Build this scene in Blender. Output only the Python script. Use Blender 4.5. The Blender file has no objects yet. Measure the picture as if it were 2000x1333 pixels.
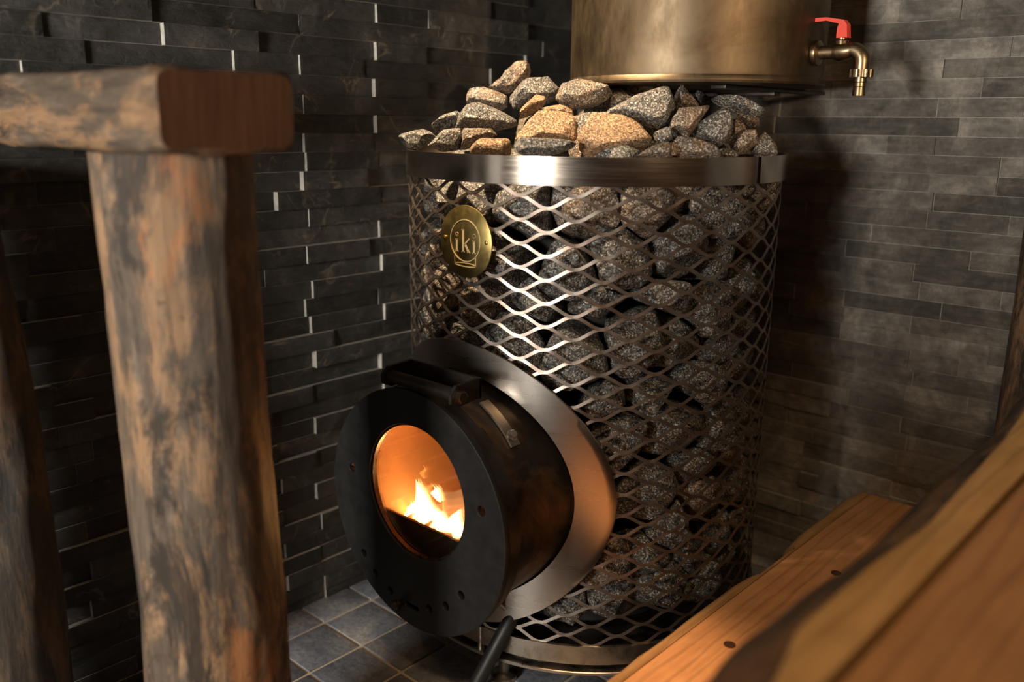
import bpy, bmesh, math, random
import numpy as np
from mathutils import Vector, Matrix, noise

random.seed(7)
RNG = np.random.RandomState(11)
PI = math.pi
ZS = 0.80                      # floor is lifted to z = 0 at the end (camera height over the floor)
FL = -0.80                     # floor height while building
XW, YW = -1.16, 1.4613         # slate walls: plane x = XW (left), plane y = YW (right)
SX, SY, R = -0.8405, 1.0981, 0.28   # stove axis and basket radius

# ------------------------------------------------------------------ camera
F_PX, PITCH, ROLL, YAW = 1729.7, .24323, .010267, .740252
def cam_rows():
    e2 = np.array([math.cos(YAW), -math.sin(YAW)]); e1 = np.array([math.sin(YAW), math.cos(YAW)])
    cp, sp = math.cos(PITCH), math.sin(PITCH)
    M = np.array([[1, 0, 0], [0, -sp, -cp], [0, cp, -sp]])
    cr, sr = math.cos(ROLL), math.sin(ROLL)
    C = np.array([[cr, -sr, 0], [sr, cr, 0], [0, 0, 1]]) @ M
    W = np.array([[e2[0], e2[1], 0], [e1[0], e1[1], 0], [0, 0, 1]])
    return C @ W.T
CR = cam_rows()
def ray(x, y): return CR.T @ np.array([(x - 1000) / F_PX, (y - 666.5) / F_PX, 1.0])
def onz(x, y, z): d = ray(x, y); return d * z / d[2]
def onx(x, y, v): d = ray(x, y); return d * v / d[0]
def ony(x, y, v): d = ray(x, y); return d * v / d[1]
def proj(P):
    c = CR @ np.asarray(P, float); return 1000 + F_PX * c[0] / c[2], 666.5 + F_PX * c[1] / c[2], c[2]

col = bpy.context.scene.collection

# ------------------------------------------------------------------ material helpers
def new_mat(name):
    m = bpy.data.materials.new(name); m.use_nodes = True
    nt = m.node_tree
    for n in list(nt.nodes): nt.nodes.remove(n)
    out = nt.nodes.new('ShaderNodeOutputMaterial')
    b = nt.nodes.new('ShaderNodeBsdfPrincipled')
    nt.links.new(b.outputs[0], out.inputs[0])
    return m, nt, b, out
class NB:
    def __init__(s, nt): s.nt = nt
    def n(s, t, **kw):
        x = s.nt.nodes.new(t)
        for k, v in kw.items(): setattr(x, k, v)
        return x
    def l(s, a, b): s.nt.links.new(a, b)
    def coord(s, scale=(1, 1, 1), kind='Object', rot=(0, 0, 0)):
        tc = s.n('ShaderNodeTexCoord'); mp = s.n('ShaderNodeMapping')
        mp.inputs['Scale'].default_value = scale; mp.inputs['Rotation'].default_value = rot
        s.l(tc.outputs[kind], mp.inputs[0]); return mp.outputs[0]
    def noise(s, vec, scale, detail=5, rough=.6, dist=0.0):
        x = s.n('ShaderNodeTexNoise'); x.inputs['Scale'].default_value = scale
        x.inputs['Detail'].default_value = detail; x.inputs['Roughness'].default_value = rough
        x.inputs['Distortion'].default_value = dist; s.l(vec, x.inputs['Vector']); return x.outputs[0]
    def ramp(s, fac, stops, interp='LINEAR'):
        x = s.n('ShaderNodeValToRGB'); cr = x.color_ramp; cr.interpolation = interp
        while len(cr.elements) < len(stops): cr.elements.new(.5)
        for e, (p, c) in zip(cr.elements, stops):
            e.position = p; e.color = (c[0], c[1], c[2], 1) if not isinstance(c, (int, float)) else (c, c, c, 1)
        s.l(fac, x.inputs[0]); return x.outputs[0]
    def mix(s, fac, a, b, mode='MIX'):
        x = s.n('ShaderNodeMix', data_type='RGBA', blend_type=mode)
        for i, v in ((0, fac), (6, a), (7, b)):
            if hasattr(v, 'links'): s.l(v, x.inputs[i])
            elif i == 0: x.inputs[0].default_value = v
            else: x.inputs[i].default_value = (v[0], v[1], v[2], 1)
        return x.outputs[2]
    def math(s, op, a, b=0.0):
        x = s.n('ShaderNodeMath', operation=op)
        for i, v in enumerate((a, b)):
            if hasattr(v, 'links'): s.l(v, x.inputs[i])
            else: x.inputs[i].default_value = v
        return x.outputs[0]
    def bump(s, h, strength, dist, normal=None):
        x = s.n('ShaderNodeBump'); x.inputs['Strength'].default_value = strength
        x.inputs['Distance'].default_value = dist; s.l(h, x.inputs['Height'])
        if normal is not None: s.l(normal, x.inputs['Normal'])
        return x.outputs[0]

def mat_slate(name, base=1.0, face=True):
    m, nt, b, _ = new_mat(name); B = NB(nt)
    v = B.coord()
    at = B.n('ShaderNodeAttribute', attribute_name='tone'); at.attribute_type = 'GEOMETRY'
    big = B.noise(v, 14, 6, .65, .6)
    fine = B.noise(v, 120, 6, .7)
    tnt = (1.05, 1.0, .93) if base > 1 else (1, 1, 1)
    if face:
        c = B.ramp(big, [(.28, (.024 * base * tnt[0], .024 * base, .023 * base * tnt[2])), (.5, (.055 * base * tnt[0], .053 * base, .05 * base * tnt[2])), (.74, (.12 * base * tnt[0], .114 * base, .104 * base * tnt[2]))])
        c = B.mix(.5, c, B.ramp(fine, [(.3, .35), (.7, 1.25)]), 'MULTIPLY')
        # thin pale mineral veins
        w = B.n('ShaderNodeTexNoise'); w.inputs['Scale'].default_value = 9; w.inputs['Detail'].default_value = 4
        w.inputs['Distortion'].default_value = .9; B.l(v, w.inputs['Vector'])
        vein = B.ramp(B.math('ABSOLUTE', B.math('SUBTRACT', w.outputs[0], .5)), [(0, 1.0), (.006, .55), (.016, 0.0)])
        vein = B.math('MULTIPLY', vein, B.ramp(B.noise(v, 22, 2, .5), [(.48, 0.0), (.62, 1.0)]))
        c = B.mix(B.math('MULTIPLY', vein, .32), c, (.36, .3, .22))
        # rusty flecks
        rust = B.ramp(B.noise(v, 26, 5, .7, 1.0), [(.66, 0.0), (.76, 1.0)])
        c = B.mix(B.math('MULTIPLY', rust, .45), c, (.3, .17, .07))
        tone = B.math('ADD', B.math('MULTIPLY', at.outputs['Fac'], .9), .55)
        c = B.mix(1.0, c, B.ramp(tone, [(0, 0.0), (1, 1.0)]), 'MULTIPLY') if False else c
        mm = B.n('ShaderNodeVectorMath', operation='SCALE'); B.l(c, mm.inputs[0]); B.l(tone, mm.inputs['Scale'])
        c = mm.outputs[0]
        b.inputs['Roughness'].default_value = .55
        st = B.coord((1, 1, 3.5))
        h = B.math('ADD', B.noise(st, 32, 8, .72, .8), B.math('MULTIPLY', fine, .35))
        B.l(B.bump(h, .8, .004), b.inputs['Normal'])
    else:
        c = B.ramp(fine, [(.3, (.36, .35, .32)), (.7, (.62, .6, .55))])
        b.inputs['Roughness'].default_value = .7
        B.l(B.bump(fine, .3, .001), b.inputs['Normal'])
    B.l(c, b.inputs['Base Color'])
    return m

def mat_stone(name, brown):
    """speckled granite; BROWN shifts it to the rusty heat-stained look"""
    m, nt, b, _ = new_mat(name); B = NB(nt)
    v = B.coord()
    sp = B.n('ShaderNodeTexVoronoi'); sp.inputs['Scale'].default_value = 600; B.l(v, sp.inputs['Vector'])
    sc = B.n('ShaderNodeSeparateColor'); B.l(sp.outputs['Color'], sc.inputs[0])
    big = B.noise(v, 16, 5, .6, .5)
    mid = B.noise(v, 70, 4, .7)
    g = B.ramp(sc.outputs[0], [(0, (.022, .022, .022)), (.4, (.075, .073, .069)), (.68, (.18, .174, .162)), (.86, (.33, .32, .295)), (1, (.6, .58, .54))])
    br = B.ramp(sc.outputs[0], [(0, (.09, .05, .026)), (.45, (.28, .165, .085)), (.75, (.44, .27, .15)), (1, (.65, .45, .28))])
    fac = B.ramp(big, [(.5 - .3 * brown, 0.0), (.8 - .35 * brown, 1.0)])
    fac = B.math('MULTIPLY', fac, min(1.0, brown * 1.15))
    c = B.mix(fac, g, br)
    c = B.mix(.55, c, B.ramp(mid, [(.3, .4), (.7, 1.3)]), 'MULTIPLY')
    B.l(c, b.inputs['Base Color'])
    B.l(B.ramp(sc.outputs[1], [(0, .32), (.5, .55), (1, .8)]), b.inputs['Roughness'])
    b.inputs['Specular IOR Level'].default_value = .6
    h = B.math('ADD', B.math('MULTIPLY', mid, .7), B.math('MULTIPLY', sc.outputs[2], .35))
    h = B.math('ADD', h, B.noise(v, 260, 3, .7))
    B.l(B.bump(h, 1.0, .003), b.inputs['Normal'])
    return m

def mat_metal(name, colr, rough, bump=0.0, streak=None, metal=1.0, patch=None, varr=.1, mixf=.35):
    m, nt, b, _ = new_mat(name); B = NB(nt)
    b.inputs['Metallic'].default_value = metal
    v = B.coord(streak or (1, 1, 1))
    n = B.noise(v, 40, 5, .65)
    c = B.mix(mixf, colr, B.ramp(n, [(.3, .55), (.7, 1.25)]), 'MULTIPLY')
    if patch:
        pf = B.ramp(B.noise(B.coord(), patch[1], 5, .65, .8), [(.45, 0.0), (.7, 1.0)])
        c = B.mix(B.math('MULTIPLY', pf, patch[2]), c, patch[0])
    B.l(c, b.inputs['Base Color'])
    r = B.ramp(n, [(.3, max(.02, rough - varr)), (.7, min(1, rough + varr))])
    B.l(r, b.inputs['Roughness'])
    if bump: B.l(B.bump(n, bump, .001), b.inputs['Normal'])
    return m

def mat_log(name, seed, dark=1.0, orange=1.0, axis=2):
    """weathered log: grey-brown streaks, tan wood, orange worn patches"""
    m, nt, b, _ = new_mat(name); B = NB(nt)
    tc = B.n('ShaderNodeTexCoord'); mp = B.n('ShaderNodeMapping')
    mp.inputs['Location'].default_value = (seed, seed * 2, seed * 3); B.l(tc.outputs['Object'], mp.inputs[0])
    m2 = B.n('ShaderNodeMapping'); m2.inputs['Scale'].default_value = tuple(.11 if i == axis else 1 for i in range(3)); B.l(mp.outputs[0], m2.inputs[0])
    m3 = B.n('ShaderNodeMapping'); m3.inputs['Scale'].default_value = tuple(.33 if i == axis else 1 for i in range(3)); B.l(mp.outputs[0], m3.inputs[0])
    fib = B.noise(m2.outputs[0], 95, 8, .75, .25)
    med = B.noise(m3.outputs[0], 19, 8, .74, .35)
    big = B.noise(m3.outputs[0], 8.5, 7, .62, .3)
    grey = B.ramp(fib, [(.3, (.045 * dark, .032 * dark, .024 * dark)), (.55, (.16 * dark, .115 * dark, .08 * dark)), (.75, (.3 * dark, .23 * dark, .17 * dark))])
    tan = B.ramp(fib, [(.25, (.2 * dark, .105 * dark, .045 * dark)), (.7, (.52 * dark, .31 * dark, .17 * dark))])
    org = B.ramp(fib, [(.25, (.32 * dark, .1 * dark, .03 * dark)), (.7, (.62 * dark, .27 * dark, .1 * dark))])
    c = B.mix(B.ramp(med, [(.47, 0.0), (.56, 1.0)]), grey, tan)
    c = B.mix(B.math('MULTIPLY', B.ramp(big, [(.57, 0.0), (.61, 1.0)]), orange), c, org)
    dk = B.ramp(B.noise(m3.outputs[0], 14, 8, .76, .5), [(.53, 0.0), (.6, .9)])
    c = B.mix(dk, c, (.03 * dark, .02 * dark, .014 * dark))
    B.l(c, b.inputs['Base Color']); b.inputs['Roughness'].default_value = .6
    h = B.math('ADD', fib, B.math('MULTIPLY', med, 1.0))
    B.l(B.bump(h, .7, .004), b.inputs['Normal'])
    return m

def mat_plank(name, colA, colB, axis=1, rough=.45, knots=True):
    m, nt, b, _ = new_mat(name); B = NB(nt)
    sc = [1, 1, 1]; sc[axis] = .07
    v = B.coord(tuple(sc))
    fib = B.noise(v, 110, 6, .65, .3)
    ring = B.n('ShaderNodeTexWave', wave_type='BANDS', bands_direction='X')
    ring.inputs['Scale'].default_value = 16; ring.inputs['Distortion'].default_value = 5; ring.inputs['Detail'].default_value = 3
    ring.inputs['Detail Scale'].default_value = 1.2
    sc2 = [1, 1, 1]; sc2[axis] = .18
    B.l(B.coord(tuple(sc2)), ring.inputs['Vector'])
    big = B.noise(B.coord(), 9, 4, .6, .8)
    c = B.mix(B.ramp(fib, [(.35, 0.0), (.7, 1.0)]), colA, colB)
    c = B.mix(B.math('MULTIPLY', B.ramp(ring.outputs['Fac'], [(.0, 0.0), (.8, 0.0), (.95, 1.0)]), .35), c, tuple(x * .5 for x in colA))
    c = B.mix(.4, c, B.ramp(big, [(.3, .6), (.7, 1.25)]), 'MULTIPLY')
    B.l(c, b.inputs['Base Color']); b.inputs['Roughness'].default_value = rough
    B.l(B.bump(fib, .35, .0012), b.inputs['Normal'])
    return m

def mat_plain(name, c, rough=.5, metal=0.0, emit=None, strength=0):
    m, nt, b, _ = new_mat(name); B = NB(nt)
    n = B.noise(B.coord(), 60, 4, .6)
    B.l(B.mix(.3, c, B.ramp(n, [(.3, .7), (.7, 1.2)]), 'MULTIPLY'), b.inputs['Base Color'])
    b.inputs['Roughness'].default_value = rough; b.inputs['Metallic'].default_value = metal
    if emit:
        b.inputs['Emission Color'].default_value = (*emit, 1); b.inputs['Emission Strength'].default_value = strength
    return m

def mat_tile():
    m, nt, b, _ = new_mat('floor_slate_tile'); B = NB(nt)
    v = B.coord(); big = B.noise(v, 10, 6, .65, .6); fine = B.noise(v, 130, 5, .7)
    at = B.n('ShaderNodeAttribute', attribute_name='tone')
    c = B.ramp(big, [(.3, (.11, .12, .145)), (.5, (.2, .21, .24)), (.72, (.36, .34, .32))])
    c = B.mix(.7, c, B.ramp(fine, [(.3, .45), (.7, 1.4)]), 'MULTIPLY')
    tone = B.math('ADD', B.math('MULTIPLY', at.outputs['Fac'], .6), .7)
    mm = B.n('ShaderNodeVectorMath', operation='SCALE'); B.l(c, mm.inputs[0]); B.l(tone, mm.inputs['Scale'])
    B.l(mm.outputs[0], b.inputs['Base Color']); b.inputs['Roughness'].default_value = .42
    B.l(B.bump(B.math('ADD', B.noise(v, 40, 6, .7), fine), .45, .002), b.inputs['Normal'])
    return m

def mat_glass():
    m = bpy.data.materials.new('stove_glass'); m.use_nodes = True; nt = m.node_tree
    for n in list(nt.nodes): nt.nodes.remove(n)
    B = NB(nt)
    out = B.n('ShaderNodeOutputMaterial'); mx = B.n('ShaderNodeMixShader')
    tr = B.n('ShaderNodeBsdfTransparent'); gl = B.n('ShaderNodeBsdfGlossy'); fr = B.n('ShaderNodeFresnel')
    tr.inputs[0].default_value = (.96, .93, .88, 1); gl.inputs['Roughness'].default_value = .02
    fr.inputs[0].default_value = 1.45
    B.l(B.math('MULTIPLY', fr.outputs[0], .8), mx.inputs[0]); B.l(tr.outputs[0], mx.inputs[1]); B.l(gl.outputs[0], mx.inputs[2]); B.l(mx.outputs[0], out.inputs[0])
    return m

def mat_flame(name, c, s):
    m = bpy.data.materials.new(name); m.use_nodes = True; nt = m.node_tree
    for n in list(nt.nodes): nt.nodes.remove(n)
    B = NB(nt)
    out = B.n('ShaderNodeOutputMaterial'); mx = B.n('ShaderNodeMixShader')
    tr = B.n('ShaderNodeBsdfTransparent'); em = B.n('ShaderNodeEmission'); lw = B.n('ShaderNodeLayerWeight')
    lw.inputs[0].default_value = .35
    em.inputs[0].default_value = (*c, 1); em.inputs[1].default_value = s
    f = B.ramp(lw.outputs['Facing'], [(0, .95), (.35, .6), (.85, 0.0)])
    B.l(f, mx.inputs[0]); B.l(tr.outputs[0], mx.inputs[1]); B.l(em.outputs[0], mx.inputs[2]); B.l(mx.outputs[0], out.inputs[0])
    return m

M = {}
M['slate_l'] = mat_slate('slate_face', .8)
M['slate_r'] = mat_slate('slate_face_lit', 3.3)  # same slate as the left wall, made paler to carry the light it catches
M['cut'] = mat_slate('slate_sawn_edge', 1, False)
M['grout'] = mat_plain('floor_grout', (.55, .45, .34), .85)
M['tile'] = mat_tile()
M['stone'] = mat_stone('granite_grey', .22)
M['stone_b'] = mat_stone('granite_brownish', .55)
M['stone_o'] = mat_stone('granite_rusty', 1.0)
M['ring'] = mat_metal('brushed_stainless', (.70, .62, .54), .19, streak=(.3, .3, 9), varr=.03, mixf=.15)
M['ring_low'] = mat_metal('dull_stainless', (.5, .46, .4), .32, .1, patch=((.2, .16, .12), 30, .5))
M['flange'] = mat_metal('brushed_plate', (.66, .61, .56), .28, streak=(.25, .25, 3), varr=.012, mixf=.05)
M['mesh'] = mat_metal('expanded_steel', (.37, .325, .29), .4, .1, metal=.92, patch=((.2, .11, .065), 12, .8))
M['black'] = mat_metal('black_painted_steel', (.014, .0135, .0135), .52, .12, metal=.1, varr=.08)
M['black2'] = mat_metal('black_steel_gloss', (.085, .072, .064), .34, .15, metal=.8)
M['tunnel'] = mat_metal('heat_stained_steel', (.06, .05, .044), .4, .2, metal=.8, patch=((.34, .19, .08), 8, .9))
M['liner'] = mat_metal('sooty_steel', (.03, .028, .026), .7, .2, metal=.3)
M['strap'] = mat_metal('worn_strap_steel', (.42, .38, .33), .35, .1)
M['bolt'] = mat_metal('zinc_bolt', (.7, .66, .6), .3)
M['darkbolt'] = mat_metal('oiled_bolt', (.2, .16, .13), .3)
M['brass'] = mat_metal('brushed_brass', (.58, .45, .17), .38, .05, streak=(1, 1, 1), patch=((.3, .22, .08), 22, .6))
M['engrave'] = mat_metal('engraved_brass', (.95, .84, .52), .5, metal=.15)
M['tank'] = mat_metal('tarnished_tank_steel', (.16, .122, .08), .5, .06, streak=(1, 1, .4), patch=((.085, .055, .03), 8, .8), varr=.08)
M['tap'] = mat_metal('aged_brass', (.26, .2, .125), .34, .2, patch=((.12, .08, .045), 60, .6))
M['red'] = mat_plain('red_paint', (.65, .05, .025), .4)
M['fire_lining'] = mat_plain('firebox_lining', (.72, .42, .2), .9)
M['sill'] = mat_metal('firebox_sill_steel', (.32, .22, .12), .42, .1, metal=.8)
M['glass'] = mat_glass()
M['flame'] = mat_flame('flame_core', (1.0, .62, .25), 26)
M['flame_o'] = mat_flame('flame_outer', (1.0, .33, .07), 5)
M['ember'] = mat_plain('glowing_ember', (.3, .1, .04), .9, emit=(1, .36, .1), strength=3.0)
M['char'] = mat_plain('burning_wood', (.35, .2, .12), .9, emit=(1, .45, .16), strength=1.2)
M['log1'] = mat_log('weathered_log', .3, .78, .9)
M['log2'] = mat_log('dark_weathered_log', 4.1, .3, .45)
M['log3'] = mat_log('split_log', 7.7, .55, .3)
M['beam'] = mat_log('weathered_beam', 9.3, .7, .3, 0)
M['beam_end'] = mat_plank('sawn_end_wood', (.13, .055, .022), (.19, .08, .032), axis=2, rough=.7)
M['plank'] = mat_plank('oiled_pine', (.6, .3, .135), (.74, .41, .2))
M['plank_u'] = mat_plank('worn_pine_seat', (.4, .2, .085), (.5, .27, .12), rough=.4)
M['edge_u'] = mat_plank('live_edge_sapwood', (.45, .27, .1), (.58, .37, .16), rough=.45)
M['edge_l'] = mat_plank('live_edge_sapwood_lower', (.38, .22, .09), (.55, .34, .16), rough=.5)
M['bark'] = mat_log('bark_edge', 2.2, .5, .1, 1)
M['plug'] = mat_plain('wooden_plug', (.07, .028, .014), .6)
M['panel'] = mat_plank('room_panel_wood', (.09, .05, .025), (.12, .07, .035), axis=0, rough=.6)

# ------------------------------------------------------------------ object helpers
def tag(o, label=None, cat=None, group=None, kind=None):
    if label: o['label'] = label
    if cat: o['category'] = cat
    if group: o['group'] = group
    if kind: o['kind'] = kind
    return o
def link(name, me, parent=None):
    o = bpy.data.objects.new(name, me); col.objects.link(o)
    if parent is not None: o.parent = parent
    return o
def world_origin(o):
    v = Vector((0, 0, 0))
    while o is not None: v += o.location; o = o.parent
    return v
def empty(name, loc): 
    o = bpy.data.objects.new(name, None); col.objects.link(o); o.location = loc; o.empty_display_size = .05
    return o
def obj(name, verts, faces, mats, parent=None, smooth=True, fmat=None, tone=None, auto=None):
    """verts in building coordinates; the origin goes to the bottom centre (or the parent's origin for parts)"""
    V = np.asarray(verts, float)
    me = bpy.data.meshes.new(name)
    if parent is None: org = np.array([V[:, 0].mean(), V[:, 1].mean(), V[:, 2].min()])
    else: org = np.array(world_origin(parent))
    me.from_pydata([tuple(p) for p in V - org], [], [tuple(f) for f in faces])
    if not isinstance(mats, (list, tuple)): mats = [mats]
    for m in mats: me.materials.append(m)
    if fmat is not None: me.polygons.foreach_set('material_index', list(fmat))
    if tone is not None:
        a = me.attributes.new('tone', 'FLOAT', 'FACE'); a.data.foreach_set('value', list(tone))
    me.polygons.foreach_set('use_smooth', [bool(smooth)] * len(me.polygons))
    if auto is not None:
        me.set_sharp_from_angle(angle=math.radians(auto))
    me.update()
    o = link(name, me, parent)
    if parent is None: o.location = org
    return o

class MB:
    """collects shapes into one mesh"""
    def __init__(s): s.v = []; s.f = []; s.m = []; s.t = []
    def add(s, v, f, mi=0, t=0.0):
        n = len(s.v); s.v += [tuple(p) for p in v]; s.f += [tuple(i + n for i in q) for q in f]
        s.m += [mi] * len(f); s.t += [t] * len(f)
    def box(s, lo, hi, mi=0, bev=0.0, mat=None, t=0.0):
        x0, y0, z0 = lo; x1, y1, z1 = hi
        if bev <= 0:
            v = [(x0, y0, z0), (x1, y0, z0), (x1, y1, z0), (x0, y1, z0), (x0, y0, z1), (x1, y0, z1), (x1, y1, z1), (x0, y1, z1)]
            f = [(0, 3, 2, 1), (4, 5, 6, 7), (0, 1, 5, 4), (1, 2, 6, 5), (2, 3, 7, 6), (3, 0, 4, 7)]
        else:
            bm = bmesh.new(); bmesh.ops.create_cube(bm, size=1)
            for p in bm.verts: p.co = Vector(((x0 + x1) / 2 + p.co.x * (x1 - x0), (y0 + y1) / 2 + p.co.y * (y1 - y0), (z0 + z1) / 2 + p.co.z * (z1 - z0)))
            bmesh.ops.bevel(bm, geom=list(bm.edges), offset=bev, segments=3, profile=.5, affect='EDGES')
            bm.verts.index_update()
            v = [tuple(p.co) for p in bm.verts]; f = [tuple(q.index for q in g.verts) for g in bm.faces]; bm.free()
        if mat is not None: v = [tuple(mat @ Vector(p)) for p in v]
        s.add(v, f, mi, t)
    def tube(s, pts, rad, n=16, cap=True, mi=0, closed=False):
        P = [Vector(p) for p in pts]; k = len(P)
        rs = rad if isinstance(rad, (list, tuple)) else [rad] * k
        T = []
        for i in range(k):
            a = P[i - 1] if (i > 0 or closed) else P[0]; b = P[(i + 1) % k] if (i < k - 1 or closed) else P[-1]
            T.append((b - a).normalized())
        up = Vector((0, 0, 1)) if abs(T[0].z) < .9 else Vector((1, 0, 0))
        u = T[0].cross(up).normalized(); v = []
        for i in range(k):
            u = (u - T[i] * u.dot(T[i])).normalized(); w = T[i].cross(u)
            for j in range(n):
                a = 2 * PI * j / n; v.append(P[i] + (u * math.cos(a) + w * math.sin(a)) * rs[i])
        f = []
        for i in range(k if closed else k - 1):
            for j in range(n):
                a = i * n + j; b = i * n + (j + 1) % n; c = ((i + 1) % k) * n + (j + 1) % n; d = ((i + 1) % k) * n + j
                f.append((a, b, c, d))
        if cap and not closed:
            f.append(tuple(range(n))[::-1]); f.append(tuple((k - 1) * n + j for j in range(n)))
        s.add(v, f, mi)
    def lathe(s, prof, c, axis='Z', n=64, mi=0, closed=True, a0=0, a1=2 * PI):
        """prof: (radius, height) list revolved about axis through c; closed joins last to first"""
        k = len(prof); v = []; f = []
        full = abs(a1 - a0 - 2 * PI) < 1e-6
        cnt = n if full else n + 1
        for j in range(cnt):
            a = a0 + (a1 - a0) * j / n
            ca, sa = math.cos(a), math.sin(a)
            for r, h in prof:
                if axis == 'Z': v.append((c[0] + r * ca, c[1] + r * sa, c[2] + h))
                elif axis == 'Y': v.append((c[0] + r * ca, c[1] + h, c[2] + r * sa))
                else: v.append((c[0] + h, c[1] + r * ca, c[2] + r * sa))
        for j in range(n):
            j2 = (j + 1) % cnt
            for i in range(k if closed else k - 1):
                i2 = (i + 1) % k
                q = (j * k + i, j2 * k + i, j2 * k + i2, j * k + i2)
                f.append(q if axis != 'Y' else q[::-1])
        s.add(v, f, mi)
    def build(s, name, mats, parent=None, smooth=True, auto=35):
        bm = bmesh.new()
        o = obj(name, s.v, s.f, mats, parent, smooth, s.m, s.t if any(s.t) else None)
        bm.from_mesh(o.data); bmesh.ops.recalc_face_normals(bm, faces=bm.faces); bm.to_mesh(o.data); bm.free()
        o.data.polygons.foreach_set('use_smooth', [bool(smooth)] * len(o.data.polygons))
        if smooth and auto: o.data.set_sharp_from_angle(angle=math.radians(auto))
        return o

# ------------------------------------------------------------------ slate walls
def slate_wall(name, plane, s0, s1, z0, z1, zline, fine, joints, depths, mats, rough):
    """plane(s, z, d) -> world point; rows of split slate strips with sawn edges"""
    H = .02823
    V, Fc, Mi, T = [], [], [], []
    base = [plane(s0, z0, 0), plane(s1, z0, 0), plane(s1, z1, 0), plane(s0, z1, 0), plane(s0, z0, -.05), plane(s1, z0, -.05), plane(s1, z1, -.05), plane(s0, z1, -.05)]
    V += base; Fc += [(0, 1, 2, 3), (7, 6, 5, 4), (0, 4, 5, 1), (1, 5, 6, 2), (2, 6, 7, 3), (3, 7, 4, 0)]; Mi += [1] * 6; T += [0.0] * 6
    k0 = int(math.floor((zline - z1) / H)) ; k = k0
    while zline - k * H > z0:
        top = zline - k * H; bot = max(top - H, z0)
        if top > z1: top = z1
        if bot >= top - .004: k += 1; continue
        js = joints(k)
        for i in range(len(js) - 1):
            a, b = js[i], js[i + 1]
            a = max(a, s0); b = min(b, s1)
            if b - a < .01: continue
            d = depths(k, i, a, b); tone = random.random()
            g = .0006
            detail = (a + b) / 2 > fine[0] and (a + b) / 2 < fine[1]
            ns = max(2, int((b - a) / (.0055 if detail else .05))); nz = 6 if detail else 2
            sd = random.uniform(0, 100)
            n0 = len(V)
            tilt = random.uniform(-.0012, .0012)
            for iz in range(nz + 1):
                for i_s in range(ns + 1):
                    ss = a + g + (b - a - 2 * g) * i_s / ns; zz = bot + g * .6 + (top - bot - 1.2 * g) * iz / nz
                    e = min(i_s, ns - i_s, 1) * min(iz, nz - iz, 1)
                    q = Vector((ss * 9, zz * 22, sd))
                    nn = noise.fractal(q, 1.0, 2.0, 4) * rough + noise.ridged_multi_fractal(q * .7, .9, 2.1, 3, .8, 2.0) * rough * .25
                    dd = d + nn * (.5 + .5 * e) + tilt * (i_s / ns - .5) * 2 - (0.0005 if e == 0 else 0)
                    dd = max(dd, .0016)
                    V.append(plane(ss, zz, dd))
            W = ns + 1
            for iz in range(nz):
                for i_s in range(ns):
                    q = n0 + iz * W + i_s; Fc.append((q, q + 1, q + W + 1, q + W)); Mi.append(0); T.append(tone)
            # edges back to the wall
            per = [n0 + i_s for i_s in range(ns + 1)] + [n0 + iz * W + ns for iz in range(1, nz + 1)] + [n0 + nz * W + i_s for i_s in range(ns - 1, -1, -1)] + [n0 + iz * W for iz in range(nz - 1, 0, -1)]
            m0 = len(V)
            coords = [(a + g, bot + g * .6), (b - g, bot + g * .6), (b - g, top - g * .6), (a + g, top - g * .6)]
            prm = []
            for i_s in range(ns + 1): prm.append((a + g + (b - a - 2 * g) * i_s / ns, bot + g * .6))
            for iz in range(1, nz + 1): prm.append((b - g, bot + g * .6 + (top - bot - 1.2 * g) * iz / nz))
            for i_s in range(ns - 1, -1, -1): prm.append((a + g + (b - a - 2 * g) * i_s / ns, top - g * .6))
            for iz in range(nz - 1, 0, -1): prm.append((a + g, bot + g * .6 + (top - bot - 1.2 * g) * iz / nz))
            for p in prm: V.append(plane(p[0], p[1], 0))
            L = len(per)
            for i2 in range(L):
                j2 = (i2 + 1) % L
                Fc.append((per[i2], m0 + i2, m0 + j2, per[j2])); Mi.append(1); T.append(tone)
        k += 1
    o = obj(name, V, Fc, mats, None, False, Mi, T)
    tag(o, kind='structure')
    return o

rw = random.Random(5)
def joints_left(k):
    js = [1.4613]
    if k % 2 == 0: key = [.795 + rw.uniform(-.006, .008), .935 + rw.uniform(-.03, .01) if rw.random() < .45 else None, 1.127 if rw.random() < .5 else 1.2, 1.349]
    else: key = [.72 + rw.uniform(-.01, .01) if rw.random() < .6 else None, .935 + rw.uniform(-.004, .006), 1.05 if rw.random() < .6 else 1.16, 1.3]
    key = [q for q in key if q]
    js = key + [1.50]
    x = key[0]
    while x > -1.0:
        x -= rw.uniform(.09, .26); js.insert(0, x)
    return js
def depth_left(k, i, a, b):
    if a > .78 and a < .81: return rw.choice([.008, .011, .014])
    if a > .92 and a < .945: return rw.choice([.006, .009, .012])
    return rw.choice([.002, .003, .005, .008, .012])
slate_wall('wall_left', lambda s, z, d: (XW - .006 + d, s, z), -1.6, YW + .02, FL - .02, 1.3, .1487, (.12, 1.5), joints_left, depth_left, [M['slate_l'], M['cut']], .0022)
def joints_right(k):
    js = [XW - .02]; x = XW + rw.uniform(.0, .15)
    while x < 1.5:
        js.append(x); x += rw.uniform(.07, .3)
    # visible vertical joints seen beside the tap
    if k % 2 == 0:
        js = [q for q in js if abs(q + .462) > .06] + [-.462 + rw.uniform(-.004, .004)]
    js = sorted(js) + [1.5]
    return js
slate_wall('wall_right', lambda s, z, d: (s, YW + .002 - d, z), XW - .02, 1.2, FL - .02, 1.3, .1535, (XW, -.1), joints_right, lambda k, i, a, b: rw.choice([.002, .0025, .003, .0035, .006]), [M['slate_r'], M['cut']], .0008)

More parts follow.
